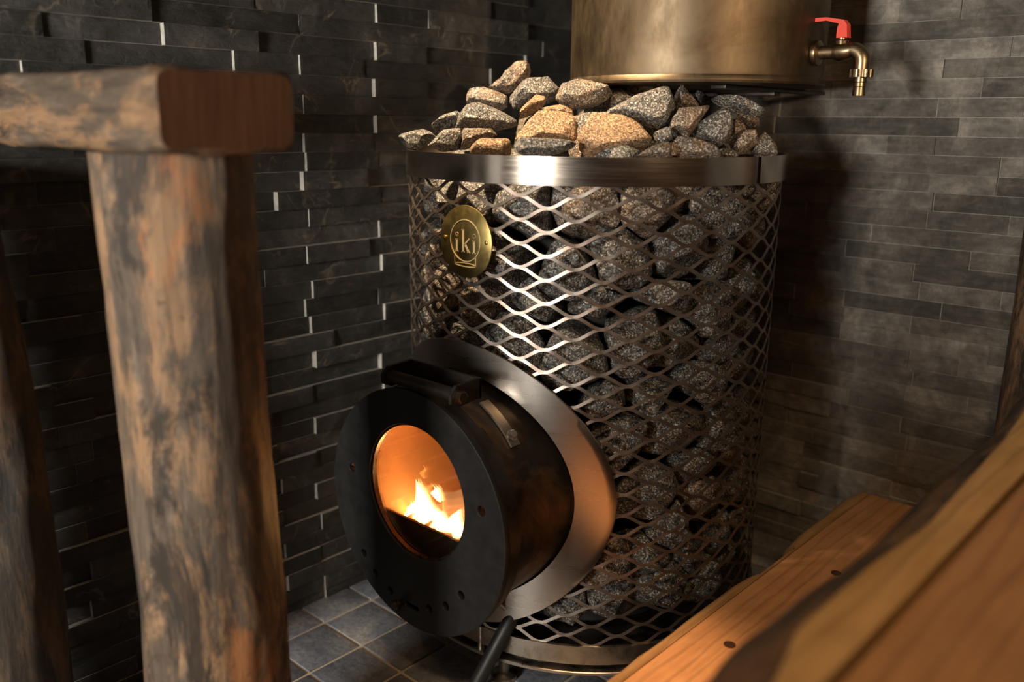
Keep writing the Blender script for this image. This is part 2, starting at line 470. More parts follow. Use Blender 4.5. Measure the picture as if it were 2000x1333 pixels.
# ------------------------------------------------------------------ floor
mb = MB()
mb.box((XW - .03, -1.6, FL - .06), (1.2, YW + .02, FL - .0025), 1)
T0 = .0968
rt = random.Random(3)
for i in range(-3, 24):
    for j in range(-25, 9):
        x0 = -1.0015 + T0 * i + .0028; y0 = .752 + T0 * j + .0028
        x1 = x0 + T0 - .0056; y1 = y0 + T0 - .0056
        x0 = max(x0, XW - .01); y1 = min(y1, YW)
        if x1 - x0 < .01 or y1 - y0 < .01: continue
        dz = rt.uniform(-.0006, .0006)
        near = x0 < -.4 and y0 > .3
        if near: mb.box((x0, y0, FL - .01), (x1, y1, FL + dz), 0, .0012, t=rt.random() + .01)
        else: mb.box((x0, y0, FL - .01), (x1, y1, FL + dz), 0, t=rt.random() + .01)
fl = mb.build('floor', [M['tile'], M['grout']], None, True, 30); tag(fl, kind='structure')

# unseen low partition, added only to shade the lower part of wall_right
# rest of the room (behind and beside the camera): wood-panelled walls and ceiling
def panel_box(name, lo, hi, mat):
    b_ = MB(); b_.box(lo, hi); o = b_.build(name, mat, None, False); tag(o, kind='structure'); return o
panel_box('added_shade_partition', (-.57, -.34, FL), (1.2, -.30, -.035), M['panel'])
panel_box('ceiling', (XW - .05, -1.6, 1.3), (1.2, YW + .05, 1.34), M['panel'])
mbp = MB()
WX0, WX1, WZ0, WZ1 = -.66, -.24, -.2, .34     # window opening in the front wall
for lo, hi in (((XW - .05, -1.64, FL), (WX0, -1.6, 1.3)), ((WX1, -1.64, FL), (1.2, -1.6, 1.3)), ((WX0, -1.64, FL), (WX1, -1.6, WZ0)), ((WX0, -1.64, WZ1), (WX1, -1.6, 1.3))):
    mbp.box(lo, hi)
tag(mbp.build('wall_front', M['panel'], None, False), kind='structure')
panel_box('wall_far_right', (1.2, -1.6, FL), (1.24, YW, 1.3), M['panel'])
mbw = MB()
for lo, hi in (((WX0 - .03, -1.6, WZ0 - .03), (WX1 + .03, -1.585, WZ0)), ((WX0 - .03, -1.6, WZ1), (WX1 + .03, -1.585, WZ1 + .03)), ((WX0 - .03, -1.6, WZ0), (WX0, -1.585, WZ1)), ((WX1, -1.6, WZ0), (WX1 + .03, -1.585, WZ1))):
    mbw.box(lo, hi)
tag(mbw.build('window_1', M['plank'], None, False), kind='structure')

# ------------------------------------------------------------------ stove
stove = empty('sauna_stove', (SX, SY, FL))
tag(stove, 'tall round sauna stove with stone-filled steel mesh basket and round fire door', 'stove')
AX = np.array([SX, 0, -.5136])       # door axis
TZ = -.5136 + .012                   # tunnel axis height
Z_TOP, Z_RB = -.0413, -.0765         # top band
Z_LB0, Z_LB1 = -.7385, -.7105        # bottom band
mb = MB(); mb.lathe([(R, Z_RB), (R + .003, Z_RB), (R + .003, Z_TOP), (R, Z_TOP)], (SX, SY, 0), n=128)
ring = mb.build('top_band', M['ring'], stove, True, 40); ring['label'] = 'shiny stainless band round the top of the basket'
mb = MB(); a = math.atan2(*( (onx(1481, 330, SX)[1] - SY), 1)) ; 
# overlapping end of the band, at the right
pa = ony(1478, 330, SY - .19); ang = math.atan2(-.19, math.sqrt(R * R - .19 ** 2))
d_ = ray(1479, 330); A_ = d_[0] ** 2 + d_[1] ** 2; B_ = -(d_[0] * SX + d_[1] * SY); C_ = SX * SX + SY * SY - R * R
t_ = (-B_ - math.sqrt(B_ * B_ - A_ * C_)) / A_; ang = math.atan2(d_[1] * t_ - SY, d_[0] * t_ - SX)
mb.lathe([(R + .0031, Z_RB + .0004), (R + .0052, Z_RB + .0004), (R + .0052, Z_TOP - .0004), (R + .0031, Z_TOP - .0004)], (SX, SY, 0), n=24, a0=ang, a1=ang + .55)
mb.v += []; mb.build('band_lap', M['ring'], ring, True, 40)
mb = MB(); mb.lathe([(R - .002, Z_LB0), (R + .003, Z_LB0), (R + .003, Z_LB1), (R - .002, Z_LB1)], (SX, SY, 0), n=128)
mb.build('bottom_band', M['ring_low'], stove, True, 40)
mb = MB(); mb.lathe([(0.0, -.751), (R + .010, -.751), (R + .011, -.7500), (R + .011, -.7465), (R + .010, -.7455), (0.0, -.7455)], (SX, SY, 0), n=128, closed=False)
mb.lathe([(R - .028, -.7455), (R - .012, -.7455), (R - .012, -.7385), (R - .028, -.7385)], (SX, SY, 0), n=96)
bp = mb.build('base_plate', M['ring_low'], stove, True, 40)
for q in range(4):
    a = -PI / 2 + .22 + q * PI / 2
    mb = MB(); cx, cy = SX + .255 * math.cos(a), SY + .255 * math.sin(a)
    mb.lathe([(0, FL), (.02, FL), (.02, FL + .006), (.010, FL + .010), (.008, FL + .012), (.008, -.751), (0, -.751)], (cx, cy, 0), n=20, closed=False)
    mb.build('foot', M['ring_low'], stove, True, 40)
p = onz(940, 1262, -.7455)
mb = MB(); mb.lathe([(0, -.7455), (.0055, -.7455), (.0055, -.712), (0, -.712)], (p[0], p[1], 0), n=16, closed=False)
mb.build('stud', M['bolt'], bp, True, 40)
# inner combustion chamber (dark)
mb = MB(); mb.lathe([(.168, -.7385), (.168, -.11), (.12, -.085), (0, -.085)], (SX, SY, 0), n=64, closed=False)
mb.build('combustion_chamber', M['liner'], stove, True, 40)

# expanded steel mesh
def strand(mb, ang0, z0, dang, dz):
    n = 7; pts = []
    for i in range(n + 1):
        t = i / n; e = t * t * (3 - 2 * t); e = .35 * t + .65 * e
        # flat at the nodes, steep between
        e2 = (0 if t < .07 else (1 if t > .93 else (t - .07) / .86)); e2 = e2 * e2 * (3 - 2 * e2) * .6 + e2 * .4
        pts.append((ang0 + dang * t, z0 + dz * e2))
    w, th = .0047, .0016
    V = []
    for i, (a, z) in enumerate(pts):
        i0, i1 = max(0, i - 1), min(n, i + 1)
        da = (pts[i1][0] - pts[i0][0]) * R; dzz = pts[i1][1] - pts[i0][1]
        L = math.hypot(da, dzz); nx, nz = -dzz / L, da / L     # in-surface perpendicular
        k = .88
        for sx_, sy_ in ((-1, -1), (1, -1), (1, 1), (-1, 1)):
            off = sx_ * w / 2; o2 = sy_ * th / 2
            # the strip leans: its lower edge stands out from the basket
            dr = -off * .2 * (1 if nz > 0 else -1) + o2 * .8
            ds = nx * (off * k + o2 * .5); dzv = nz * (off * k + o2 * .5)
            rr = R - .0012 + dr
            aa = a + ds / R
            V.append((SX + rr * math.cos(aa), SY + rr * math.sin(aa), z + dzv))
    Fq = []
    for i in range(n):
        for j in range(4):
            a_, b_ = i * 4 + j, i * 4 + (j + 1) % 4
            Fq.append((a_, b_, b_ + 4, a_ + 4))
    mb.add(V, Fq)
mb = MB()
NC = 48; PZ = .0303; zt = -.0745; FZC = -.5136 + .017
# phase: a mesh node sits at pixel (1006, 386)
d_ = ray(1126, 386); A_ = d_[0] ** 2 + d_[1] ** 2; B_ = -(d_[0] * SX + d_[1] * SY)
t_ = (-B_ - math.sqrt(B_ * B_ - A_ * C_)) / A_; ang_n = math.atan2(d_[1] * t_ - SY, d_[0] * t_ - SX); z_n = d_[2] * t_
for c in range(NC):
    a0 = ang_n + c * 2 * PI / NC
    for r_ in range(-3, 26):
        z = z_n - r_ * PZ - (PZ / 2 if c % 2 else 0)
        for sg in (1, -1):
            zz0, zz1 = z, z + sg * PZ / 2
            if max(zz0, zz1) > zt + .004 or min(zz0, zz1) < Z_LB1 - .006: continue
            am = a0 + PI / NC
            xm, ym, zm = SX + R * math.cos(am), SY + R * math.sin(am), (zz0 + zz1) / 2
            if ym < SY - .1 and math.hypot(xm - SX, zm - FZC) < .19: continue
            strand(mb, a0, zz0, 2 * PI / NC, zz1 - zz0)
mesh_o = mb.build('basket_mesh', M['mesh'], stove, True, 50)
mesh_o['label'] = 'diamond-pattern expanded steel mesh'

# curved flange plate wrapped on the basket round the fire tunnel
mb = MB(); n = 128; rings = [(.168, 0), (.207, 0)]
V = []; Fq = []
NR = 5
for side, rr in enumerate((R + .006, R + .0035)):
    for k in range(NR + 1):
        for j in range(n):
            a = 2 * PI * j / n; rad = .166 + (.207 - .166) * k / NR
            if side == 0 or side == 1:
                x = rad * math.cos(a); z = rad * math.sin(a)
                V.append((SX + x, SY - math.sqrt(rr * rr - x * x), FZC + z))
def vid(s_, k, j): return s_ * (NR + 1) * n + k * n + j % n
for k in range(NR):
    for j in range(n):
        Fq.append((vid(0, k, j), vid(0, k, j + 1), vid(0, k + 1, j + 1), vid(0, k + 1, j)))
        Fq.append((vid(1, k, j), vid(1, k + 1, j), vid(1, k + 1, j + 1), vid(1, k, j + 1)))
for j in range(n):
    Fq.append((vid(0, 0, j), vid(1, 0, j), vid(1, 0, j + 1), vid(0, 0, j + 1)))
    Fq.append((vid(0, NR, j), vid(0, NR, j + 1), vid(1, NR, j + 1), vid(1, NR, j)))
mb.add(V, Fq)
fo = mb.build('flange_plate', M['flange'], stove, True, 60); fo['label'] = 'brushed stainless collar plate round the fire tunnel'

# tunnel: outer skin and lining
YD = .7237
mb = MB(); mb.lathe([(.1545, YD + .03), (.160, YD + .03), (.160, 1.02), (.1545, 1.02)], (SX, 0, TZ), 'Y', n=96)
tun = mb.build('fire_tunnel', M['tunnel'], stove, True, 40); tun['label'] = 'heat-stained dark steel fire tunnel'
mb = MB(); mb.lathe([(.153, YD + .034), (.153, 1.15), (.10, 1.17), (0, 1.17)], (SX, 0, TZ), 'Y', n=64, closed=False)
mb.build('firebox_lining', M['fire_lining'], stove, True, 40)
mb = MB(); mb.lathe([(.150, YD + .0105), (.1665, YD + .0105), (.1672, YD + .034), (.164, YD + .037), (.150, YD + .037)], (SX, 0, -.5136 + .003), 'Y', n=96)
mb.build('door_rim', M['black2'], stove, True, 40)

# door: round plate with a round window and punched holes (filled 2D curve turned to mesh)
def plate_with_holes(outer, holes, depth, bev):
    cu = bpy.data.curves.new('tmp', 'CURVE'); cu.dimensions = '2D'; cu.fill_mode = 'BOTH'; cu.extrude = depth / 2; cu.bevel_depth = bev; cu.bevel_resolution = 1
    cu.resolution_u = 1
    def add(cx, cz, r, n, slot=0):
        sp = cu.splines.new('POLY'); sp.points.add(n - 1); sp.use_cyclic_u = True
        for i in range(n):
            a = 2 * PI * i / n
            x = cx + r * math.cos(a) + (slot if math.cos(a) > 0 else -slot); sp.points[i].co = (x, cz + r * math.sin(a), 0, 1)
    add(*outer)
    for h in holes: add(*h)
    tmp = bpy.data.objects.new('tmp', cu); col.objects.link(tmp)
    dg = bpy.context.evaluated_depsgraph_get(); me = bpy.data.meshes.new_from_object(tmp.evaluated_get(dg))
    v = [tuple(p.co) for p in me.vertices]; f = [tuple(q.vertices) for q in me.polygons]
    bpy.data.objects.remove(tmp); bpy.data.curves.remove(cu); bpy.data.meshes.remove(me)
    return v, f
WCX, WCZ, WR = .006, .031, .0955
HOLES = [(-.1287, .0293, .0072), (.1303, .0441, .0072), (-.108, -.0975, .0068), (-.0832, -.1201, .0068), (-.0507, -.1359, .0068), (.0313, -.1307, .0068), (.0649, -.1131, .0068), (.0942, -.0856, .0068)]
v, f = plate_with_holes((0, 0, .1712, 160), [(WCX, WCZ, WR, 128)] + [(x, z, r, 28) for x, z, r in HOLES] + [(-.004, -.1415, .0042, 24, .011)], .0085, .0006)
mb = MB(); mb.add([(SX + p[0], YD + .005 - p[2], -.5136 + p[1]) for p in v], f)
door = mb.build('fire_door', M['black'], stove, True, 40); door['label'] = 'round black steel fire door with punched air holes'
cz = -.5136
mb = MB(); mb.lathe([(WR - .0035, YD + .0035), (WR + .0005, YD + .0035), (WR + .0005, YD + .010), (WR - .0035, YD + .010)], (SX + WCX, 0, cz + WCZ), 'Y', n=96)
mb.build('glass_gasket', M['darkbolt'], door, True, 40)
mb = MB(); mb.lathe([(0, YD + .0088), (WR + .004, YD + .0088), (WR + .004, YD + .0110), (0, YD + .0110)], (SX + WCX, 0, cz + WCZ), 'Y', n=64, closed=False)
gl = mb.build('door_glass', M['glass'], door, True, 40); gl['label'] = 'clear round glass showing the fire'
kx, kz = -.0245, -.1435
mb = MB(); mb.lathe([(0, YD - .016), (.0055, YD - .016), (.0075, YD - .014), (.0078, YD - .008), (.005, YD - .005), (.0045, YD + .004), (0, YD + .004)], (SX + kx, 0, cz + kz), 'Y', n=24, closed=False)
mb.build('air_slide_knob', M['black2'], door, True, 40)
# air-slide plate behind the punched holes
v, f = plate_with_holes((0, 0, .149, 96), [(WCX, WCZ, WR + .006, 96)] + [(x + .006, z + .002, .0062, 20) for x, z, r in HOLES[2:]] + [(x, z, .0085, 20) for x, z, r in HOLES[:2]], .002, .0002)
mb = MB(); mb.add([(SX + p[0], YD + .0165 - p[2], cz + p[1]) for p in v], f)
mb.build('air_slide_plate', M['liner'], door, True, 40)

# sill plate inside the door
zc = ony(735, 1005, YD + .03)[2]
V = []; rr = .148
zs = (-.5136 - .033)
aa = math.asin((zs - TZ) / rr)
arc = [(rr * math.cos(t), TZ + rr * math.sin(t)) for t in np.linspace(PI - aa, 2 * PI + aa, 40)]
for yy in (YD + .030, YD + .034):
    V += [(SX + x, yy, z) for x, z in arc]
nA = len(arc); Fq = [tuple(range(nA))[::-1], tuple(range(nA, 2 * nA))] + [(i, (i + 1) % nA, nA + (i + 1) % nA, nA + i) for i in range(nA)]
mb = MB(); mb.add(V, Fq); mb.build('firebox_sill', M['sill'], stove, False)

# hinge on top of the door
hz = cz + .183
mb = MB(); mb.tube([(SX - .040, YD + .004, hz), (SX + .082, YD + .004, hz)], .0088, 20)
mb.build('hinge_tube', M['black2'], stove, True, 40)
hb = None
mb = MB()
def side_plate(mb, x0, x1):
    pr = [(YD - .009, hz - .008), (YD - .009, hz + .004), (YD + .000, hz + .014), (YD + .043, hz + .016), (YD + .043, hz - .010), (YD + .004, hz - .014)]
    k = len(pr); V = [(x0, y, z) for y, z in pr] + [(x1, y, z) for y, z in pr]
    mb.add(V, [tuple(range(k))[::-1], tuple(range(k, 2 * k))] + [(i, (i + 1) % k, k + (i + 1) % k, k + i) for i in range(k)])
side_plate(mb, SX - .046, SX - .041); side_plate(mb, SX + .083, SX + .088)
mb.box((SX - .046, YD + .039, hz - .012), (SX + .088, YD + .044, hz + .016), bev=.001)
hb = mb.build('hinge_bracket', M['black2'], stove, True, 30)
def hexbolt(name, c, axis, r, h, mat, parent):
    mb = MB(); c = Vector(c); ax = Vector(axis).normalized()
    mb.tube([c, c + ax * h * .2], r * 1.25, 24); 
    mb.tube([c + ax * h * .2, c + ax * h * .9, c + ax * h], [r, r, r * .85], 6)
    return mb.build(name, mat, parent, True, 20)
hexbolt('hinge_bolt', (SX + .088, YD + .004, hz), (1, 0, 0), .0085, .008, M['darkbolt'], hb)
hexbolt('hinge_bolt', (SX - .046, YD + .004, hz), (-1, 0, 0), .0085, .008, M['darkbolt'], hb)
# curved strap lying on the tunnel, bolted at its end
mb = MB(); V = []
angs = np.linspace(math.radians(64), math.radians(38), 14); ys = (YD + .057, YD + .073)
for rr in (.1612, .1642):
    for a_ in angs:
        for y in ys: V.append((SX + rr * math.cos(a_), y, TZ + rr * math.sin(a_)))
k = len(angs); Fq = []
for i in range(k - 1):
    a0, a1 = i * 2, i * 2 + 2; b0, b1 = k * 2 + i * 2, k * 2 + i * 2 + 2
    Fq += [(a0, a0 + 1, a1 + 1, a1), (b0, b1, b1 + 1, b0 + 1), (a0, a1, b1, b0), (a0 + 1, b0 + 1, b1 + 1, a1 + 1)]
Fq += [(0, k * 2, k * 2 + 1, 1), (k * 2 - 2, k * 2 - 1, k * 4 - 1, k * 4 - 2)]
mb.add(V, Fq); st = mb.build('hinge_strap', M['strap'], stove, True, 40)
a_ = math.radians(43); hexbolt('strap_bolt', (SX + .1642 * math.cos(a_), YD + .066, TZ + .1642 * math.sin(a_)), (math.cos(a_), 0, math.sin(a_)), .0062, .006, M['bolt'], st)

# lifting lever under the tunnel: thin rod, short socket, thick tube down to the tiles
j0 = Vector((-.7555, .836, -.6795)); j1 = Vector((-.777, .765, -.7935)); r0 = Vector(ray(970, 1176) * 1.235)
mb = MB(); mb.tube([r0, j0 + Vector((-.008, -.004, .004))], .0035, 12)
rod = mb.build('lever_rod', M['bolt'], stove, True, 40)
mb = MB(); d = (j1 - j0).normalized()
L = 12; mb.tube([j0 + (j1 - j0) * (i / L) for i in range(L + 1)] , .0108, 24, cap=False)
mb.tube([j1, j0 + d * .004], .0086, 24, cap=True)
mb.build('lever_tube', M['black'], stove, True, 40)

# brass badge
bx, bz = SX + .013, -.154 
yb = SY - math.sqrt(R * R - .013 ** 2) - .0055
BR = .0478
mb = MB(); mb.lathe([(0, yb), (BR - .0006, yb), (BR, yb + .0005), (BR, yb + .0018), (0, yb + .0018)], (bx, 0, bz), 'Y', n=72, closed=False)
badge = mb.build('name_badge', M['brass'], stove, True, 40); badge['label'] = 'round brass badge engraved with the letters iki'
mb = MB(); ye0, ye1 = yb - .0005, yb + .0003
def stroke(mb, pts, w, closed=False):
    """flat bar strokes in the badge plane (x, z relative to the badge centre)"""
    k = len(pts); rng = range(k if closed else k - 1)
    for i in rng:
        a = Vector((pts[i][0], pts[i][1])); b = Vector((pts[(i + 1) % k][0], pts[(i + 1) % k][1]))
        t = (b - a); L = t.length; t = t / L; nrm = Vector((-t.y, t.x)) * w / 2; a2 = a - t * w * .2; b2 = b + t * w * .2
        q = [a2 - nrm, b2 - nrm, b2 + nrm, a2 + nrm]
        V = [(bx + p.x, ye0, bz + p.y) for p in q] + [(bx + p.x, ye1, bz + p.y) for p in q]
        mb.add(V, [(0, 1, 2, 3), (7, 6, 5, 4), (0, 4, 5, 1), (1, 5, 6, 2), (2, 6, 7, 3), (3, 7, 4, 0)])
# ring and stand of the emblem
stroke(mb, [(.0275 * math.cos(t), .0015 + .0275 * math.sin(t)) for t in np.linspace(0, 2 * PI, 49)[:-1]], .0011, True)
stroke(mb, [(-.0195, -.0195), (-.0195, -.0305)], .0009); stroke(mb, [(.0195, -.0195), (.0195, -.0305)], .0009)
stroke(mb, [(.0195 * math.cos(t), -.0305 + .0024 * math.sin(t)) for t in np.linspace(0, 2 * PI, 33)[:-1]], .0009, True)
# letters i k i
def letter_i(mb, x):
    stroke(mb, [(x, -.0135), (x, .002)], .0034)
    stroke(mb, [(x - .0028, -.0135), (x + .0028, -.0135)], .0012); stroke(mb, [(x - .0026, .0022), (x + .0008, .0022)], .0012)
    stroke(mb, [(x + .0019 * math.cos(t), .0088 + .0021 * math.sin(t)) for t in np.linspace(0, 2 * PI, 13)[:-1]], .0019, True)
letter_i(mb, -.0155); letter_i(mb, .0165)
stroke(mb, [(-.0035, -.0135), (-.0035, .0155)], .0036)
stroke(mb, [(-.0062, -.0135), (-.0008, -.0135)], .0012); stroke(mb, [(-.0062, .0156), (-.0024, .0156)], .0012)
stroke(mb, [(-.002, -.0045), (.0072, .0042)], .0016); stroke(mb, [(0.0, -.0035), (.0066, -.0132)], .0032)
stroke(mb, [(.0040, -.0135), (.0094, -.0135)], .0012)
mb.build('engraved_emblem', M['engrave'], badge, False)
for sx_ in (-.0385, .0385):
    mb = MB(); mb.lathe([(0, yb - .0016), (.002, yb - .0014), (.0031, yb - .0004), (.0031, yb + .0005), (0, yb + .0005)], (bx + sx_, 0, bz + .0025), 'Y', n=18, closed=False)
    mb.build('badge_screw', M['brass'], badge, True, 40)

# flue pipe at the back, up into the tank
fpx, fpy = -.905, 1.325
mb = MB(); mb.lathe([(.042, -.5), (.045, -.5), (.045, .0525), (.042, .0525)], (fpx, fpy, 0), n=48)
mb.build('flue_pipe', M['ring'], stove, True, 40)

# ------------------------------------------------------------------ fire
def blob(name, c, r, h, lean, mat, parent=None, n=24, k=14):
    V = []; Fq = []
    sd = random.uniform(0, 50)
    for i in range(k + 1):
        t = i / k; rad = r * math.sin(PI * min(1, t * .9 + .1)) ** .8 * (1 - t) ** .55 * 1.3
        for j in range(n):
            a = 2 * PI * j / n
            w = 1 + .5 * noise.noise(Vector((math.cos(a) * 1.4 + sd, math.sin(a) * 1.4, t * 3.2)))
            V.append((c[0] + rad * w * math.cos(a) + lean[0] * t * t + .004 * math.sin(t * 7 + sd), c[1] + rad * w * math.sin(a) * .7 + lean[1] * t, c[2] + h * t))
    for i in range(k):
        for j in range(n):
            Fq.append((i * n + j, i * n + (j + 1) % n, (i + 1) * n + (j + 1) % n, (i + 1) * n + j))
    o = obj(name, V, Fq, mat, parent, True); return o
zb = TZ - .125
fire_p = ony(818, 1040, .835)
def fp(px, py, y): return ony(px, py, y)
flame_defs = [
    ('flame', (824, 1030), .83, .017, .075, (-.008, 0), 'flame'), ('flame', (840, 1036), .825, .024, .045, (.004, 0), 'flame'), ('flame', (812, 1024), .83, .018, .034, (-.014, 0), 'flame'),
    ('flame', (856, 1042), .82, .020, .036, (.01, 0), 'flame'), ('flame', (833, 1000), .84, .007, .05, (-.012, 0), 'flame_o'),
    ('flame', (772, 985), .87, .006, .026, (-.012, 0), 'flame_o'), ('flame', (765, 975), .88, .004, .016, (.008, 0), 'flame'),
    ('flame', (790, 942), .86, .007, .040, (.006, 0), 'flame_o'), ('flame', (855, 978), .84, .007, .022, (-.012, 0), 'flame'),
    ('flame', (827, 934), .85, .004, .022, (0, 0), 'flame_o'), ('flame', (890, 1050), .79, .012, .045, (.004, 0), 'flame'), ('flame', (838, 962), .86, .005, .018, (.004, 0), 'flame_o')]
fire = empty('fire', tuple(np.array([SX, .84, TZ - .150])))
tag(fire, 'bright orange wood fire burning behind the round glass of the stove door', 'fire')
for nm, px, y, r_, h_, ln, mt in flame_defs:
    c = fp(px[0], px[1], y); blob(nm, (c[0], c[1], c[2]), r_, h_, ln, M[mt], fire)
# ember bed
V = []; Fq = []; nx_, ny_ = 40, 40
for i in range(nx_ + 1):
    for j in range(ny_ + 1):
        x = -.12 + .24 * i / nx_; y = YD + .036 + .30 * j / ny_
        zf = max(TZ - math.sqrt(max(1e-6, .150 ** 2 - x * x)) + .0, TZ - .105) + .0
        z = max(zf + .001, TZ - .085 + .02 * noise.fractal(Vector((x * 40, y * 40, 3)), 1, 2, 3) - .12 * abs(x) ** 1.5)
        V.append((SX + x, y, z))
for i in range(nx_):
    for j in range(ny_):
        a = i * (ny_ + 1) + j; Fq.append((a, a + ny_ + 1, a + ny_ + 2, a + 1))
eb = obj('ember_bed', V, Fq, M['ember'], None, False); tag(eb, 'glowing ember bed on the floor of the stove firebox', 'embers', kind='stuff')
for i, (x, y, z, an, r_, lab) in enumerate([(.045, .86, TZ - .062, .35, .016, 'burning split log leaning at the right side of the firebox'), (.03, .83, TZ - .066, -.5, .014, 'burning log lying across the front of the ember bed'), (-.04, .90, TZ - .056, .9, .015, 'burning log at the back left of the firebox')]):
    mb = MB(); dx, dy = math.cos(an) * .06, math.sin(an) * .06; pts = []; rs = []
    for k in range(9):
        t = k / 8 - .5; pts.append((SX + x + dx * 2 * t, y + dy * 2 * t, z + .012 * t + random.uniform(-.002, .002))); rs.append(r_ * random.uniform(.8, 1.1))
    mb.tube(pts, rs, 9); o = mb.build('burning_log', M['char'], None, False); tag(o, lab, 'firewood')

# ------------------------------------------------------------------ stones
def icosphere(sub):
    bm = bmesh.new(); bmesh.ops.create_icosphere(bm, subdivisions=sub, radius=1)
    v = np.array([tuple(p.co) for p in bm.verts]); f = [tuple(q.index for q in g.verts) for g in bm.faces]; bm.free(); return v, f
ICO = {s_: icosphere(s_) for s_ in (3, 4, 5, 6)}
def stone_mesh(name, c, planes, sub, mats, p=16, amp=.05, stretch=None, fmatfn=None):
    D, Fc = ICO[sub]
    D = D if stretch is None else (D * stretch) / np.linalg.norm(D * stretch, axis=1)[:, None]
    N = np.array([q[0] for q in planes]); Dd = np.array([q[1] for q in planes])
    N = N / np.linalg.norm(N, axis=1)[:, None]
    Q = np.maximum(D @ N.T, 0) / Dd
    r = (Q ** p).sum(1) ** (-1.0 / p) * 1.05
    V = D * r[:, None]
    for _ in range(8):      # knocked-off corners: flat fracture facets
        n = RNG.normal(size=3); n /= np.linalg.norm(n); h = V @ n; lim = h.max() * RNG.uniform(.72, .94)
        V = V - np.outer(np.maximum(h - lim, 0), n)
    r = np.linalg.norm(V, axis=1)
    size = float(np.median(r)); sd = random.uniform(0, 200)
    off = np.empty(len(V))
    for i, q in enumerate(V):
        w = Vector(q) / size
        o1 = noise.fractal(Vector((w.x * 1.1 + sd, w.y * 1.1, w.z * 1.1)), .9, 2.1, 3)
        o2 = 0.0
        if sub >= 4:
            o2 = noise.ridged_multi_fractal(Vector((w.x * 2.4, w.y * 2.4 + sd, w.z * 2.4)), 1.0, 2.2, 4, .9, 2.0) - 1.0
        off[i] = o1 * amp + o2 * amp * .28
    V = V * (1 + off[:, None])
    o = obj(name, V + c, Fc, mats, None, True)
    if sub >= 3: o.data.set_sharp_from_angle(angle=math.radians(42))
    return o

right, down, fwd = CR[0], CR[1], CR[2]
def ring_front_depth(px, Rr=R):
    d = ray(px, 330); A = d[0] ** 2 + d[1] ** 2; B = -(d[0] * SX + d[1] * SY); Cc = SX * SX + SY * SY - Rr * Rr
    q = B * B - A * Cc
    return (-B - math.sqrt(q)) / A if q > 0 else -B / A
def hull2(P):
    P = sorted(map(tuple, P)); 
    def half(pts):
        h = []
        for p in pts:
            while len(h) >= 2 and (h[-1][0] - h[-2][0]) * (p[1] - h[-2][1]) - (h[-1][1] - h[-2][1]) * (p[0] - h[-2][0]) <= 0: h.pop()
            h.append(p)
        return h
    a = half(P); b = half(P[::-1]); return a[:-1] + b[:-1]
def hero(zoom, poly, inset, ridge, up, dn, mat, label, thick=.45, amp=.035, side=18, sub=5):
    """one stone of the heap: silhouette given where the photo shows it, real depth and thickness"""
    if zoom == 6: P = [(760 + x / 4.545, 100 + y / 4.545) for x, y in poly]; cv = lambda x, y: (760 + x / 4.545, 100 + y / 4.545)
    else: P = [(1160 + x / 5.263, 120 + y / 5.263) for x, y in poly]; cv = lambda x, y: (1160 + x / 5.263, 120 + y / 5.263)
    h = hull2(P)
    cx = sum(p[0] for p in h) / len(h); cy = sum(p[1] for p in h) / len(h)
    dep = ring_front_depth(min(max(cx, 812), 1518))
    # depth along the optical axis of the stone centre
    zc = dep + inset
    k = zc / F_PX
    pts = [((x - cx) * k, (y - cy) * k) for x, y in h]
    w = max(p[0] for p in pts) - min(p[0] for p in pts); hh = max(p[1] for p in pts) - min(p[1] for p in pts)
    th = thick * (w * hh) ** .5
    c = ray(cx, cy) * zc
    planes = []
    n = len(pts)
    for i in range(n):
        a = np.array(pts[i]); b = np.array(pts[(i + 1) % n]); e = b - a; L = np.linalg.norm(e)
        if L < 1e-6: continue
        nr = np.array([e[1], -e[0]]) / L
        if nr @ (a + b) / 2 < 0: nr = -nr
        dd = nr @ a
        if dd < .004: dd = .004
        n3 = nr[0] * right + nr[1] * down
        for tilt in (-side, 35):
            t = math.radians(tilt); nn = n3 * math.cos(t) + fwd * math.sin(t)
            planes.append((nn, dd * math.cos(t)))
    # front facets either side of a ridge height (fraction of the height, -1 top .. 1 bottom)
    q = -fwd * th + down * (ridge * hh / 2)
    for tilt, sgn in ((up, -1), (dn, 1)):
        t = math.radians(tilt); nn = -fwd * math.cos(t) + sgn * down * math.sin(t)
        nn = nn + right * random.uniform(-.22, .22); nn /= np.linalg.norm(nn)
        planes.append((nn, max(.006, nn @ q)))
    planes.append((fwd + right * .2, th * 1.1)); planes.append((fwd - right * .3 - down * .3, th * 1.05))
    st = np.ones(3)
    o = stone_mesh('heap_stone', c, planes, sub, mat, p=50, amp=amp * 1.3)
    tag(o, label, 'stone', 'sauna stones heaped above the top band')
    return o
G, BR_, OR = M['stone'], M['stone_b'], M['stone_o']
hero(6, [(75,765),(110,735),(230,710),(300,690),(360,715),(430,770),(400,810),(300,880),(160,870),(100,810)], .06, -.2, 40, 15, G, 'small pointed grey stone overhanging the left end of the top band')
hero(6, [(360,660),(440,650),(460,575),(560,570),(640,515),(650,600),(600,690),(460,740),(380,710)], .12, 0, 30, 10, G, 'jagged grey-brown stone behind the pointed stone at the left end of the heap')
hero(6, [(310,878),(440,800),(480,700),(600,685),(660,690),(690,760),(600,895),(480,900)], .055, -.3, 25, 10, G, 'pale grey wedge stone on the band left of the black gap')
hero(6, [(640,700),(660,685),(960,690),(978,740),(880,780),(760,800),(650,890),(620,880)], .085, -.6, 70, -10, BR_, 'flat dark slab stone with a thin bright top edge')
hero(6, [(590,690),(640,540),(700,460),(790,440),(890,490),(1040,560),(1130,610),(1150,700),(1110,750),(1000,720),(930,700),(700,690)], .13, -.55, 60, -5, G, 'large humped dark grey stone with a tan crest in the left of the heap')
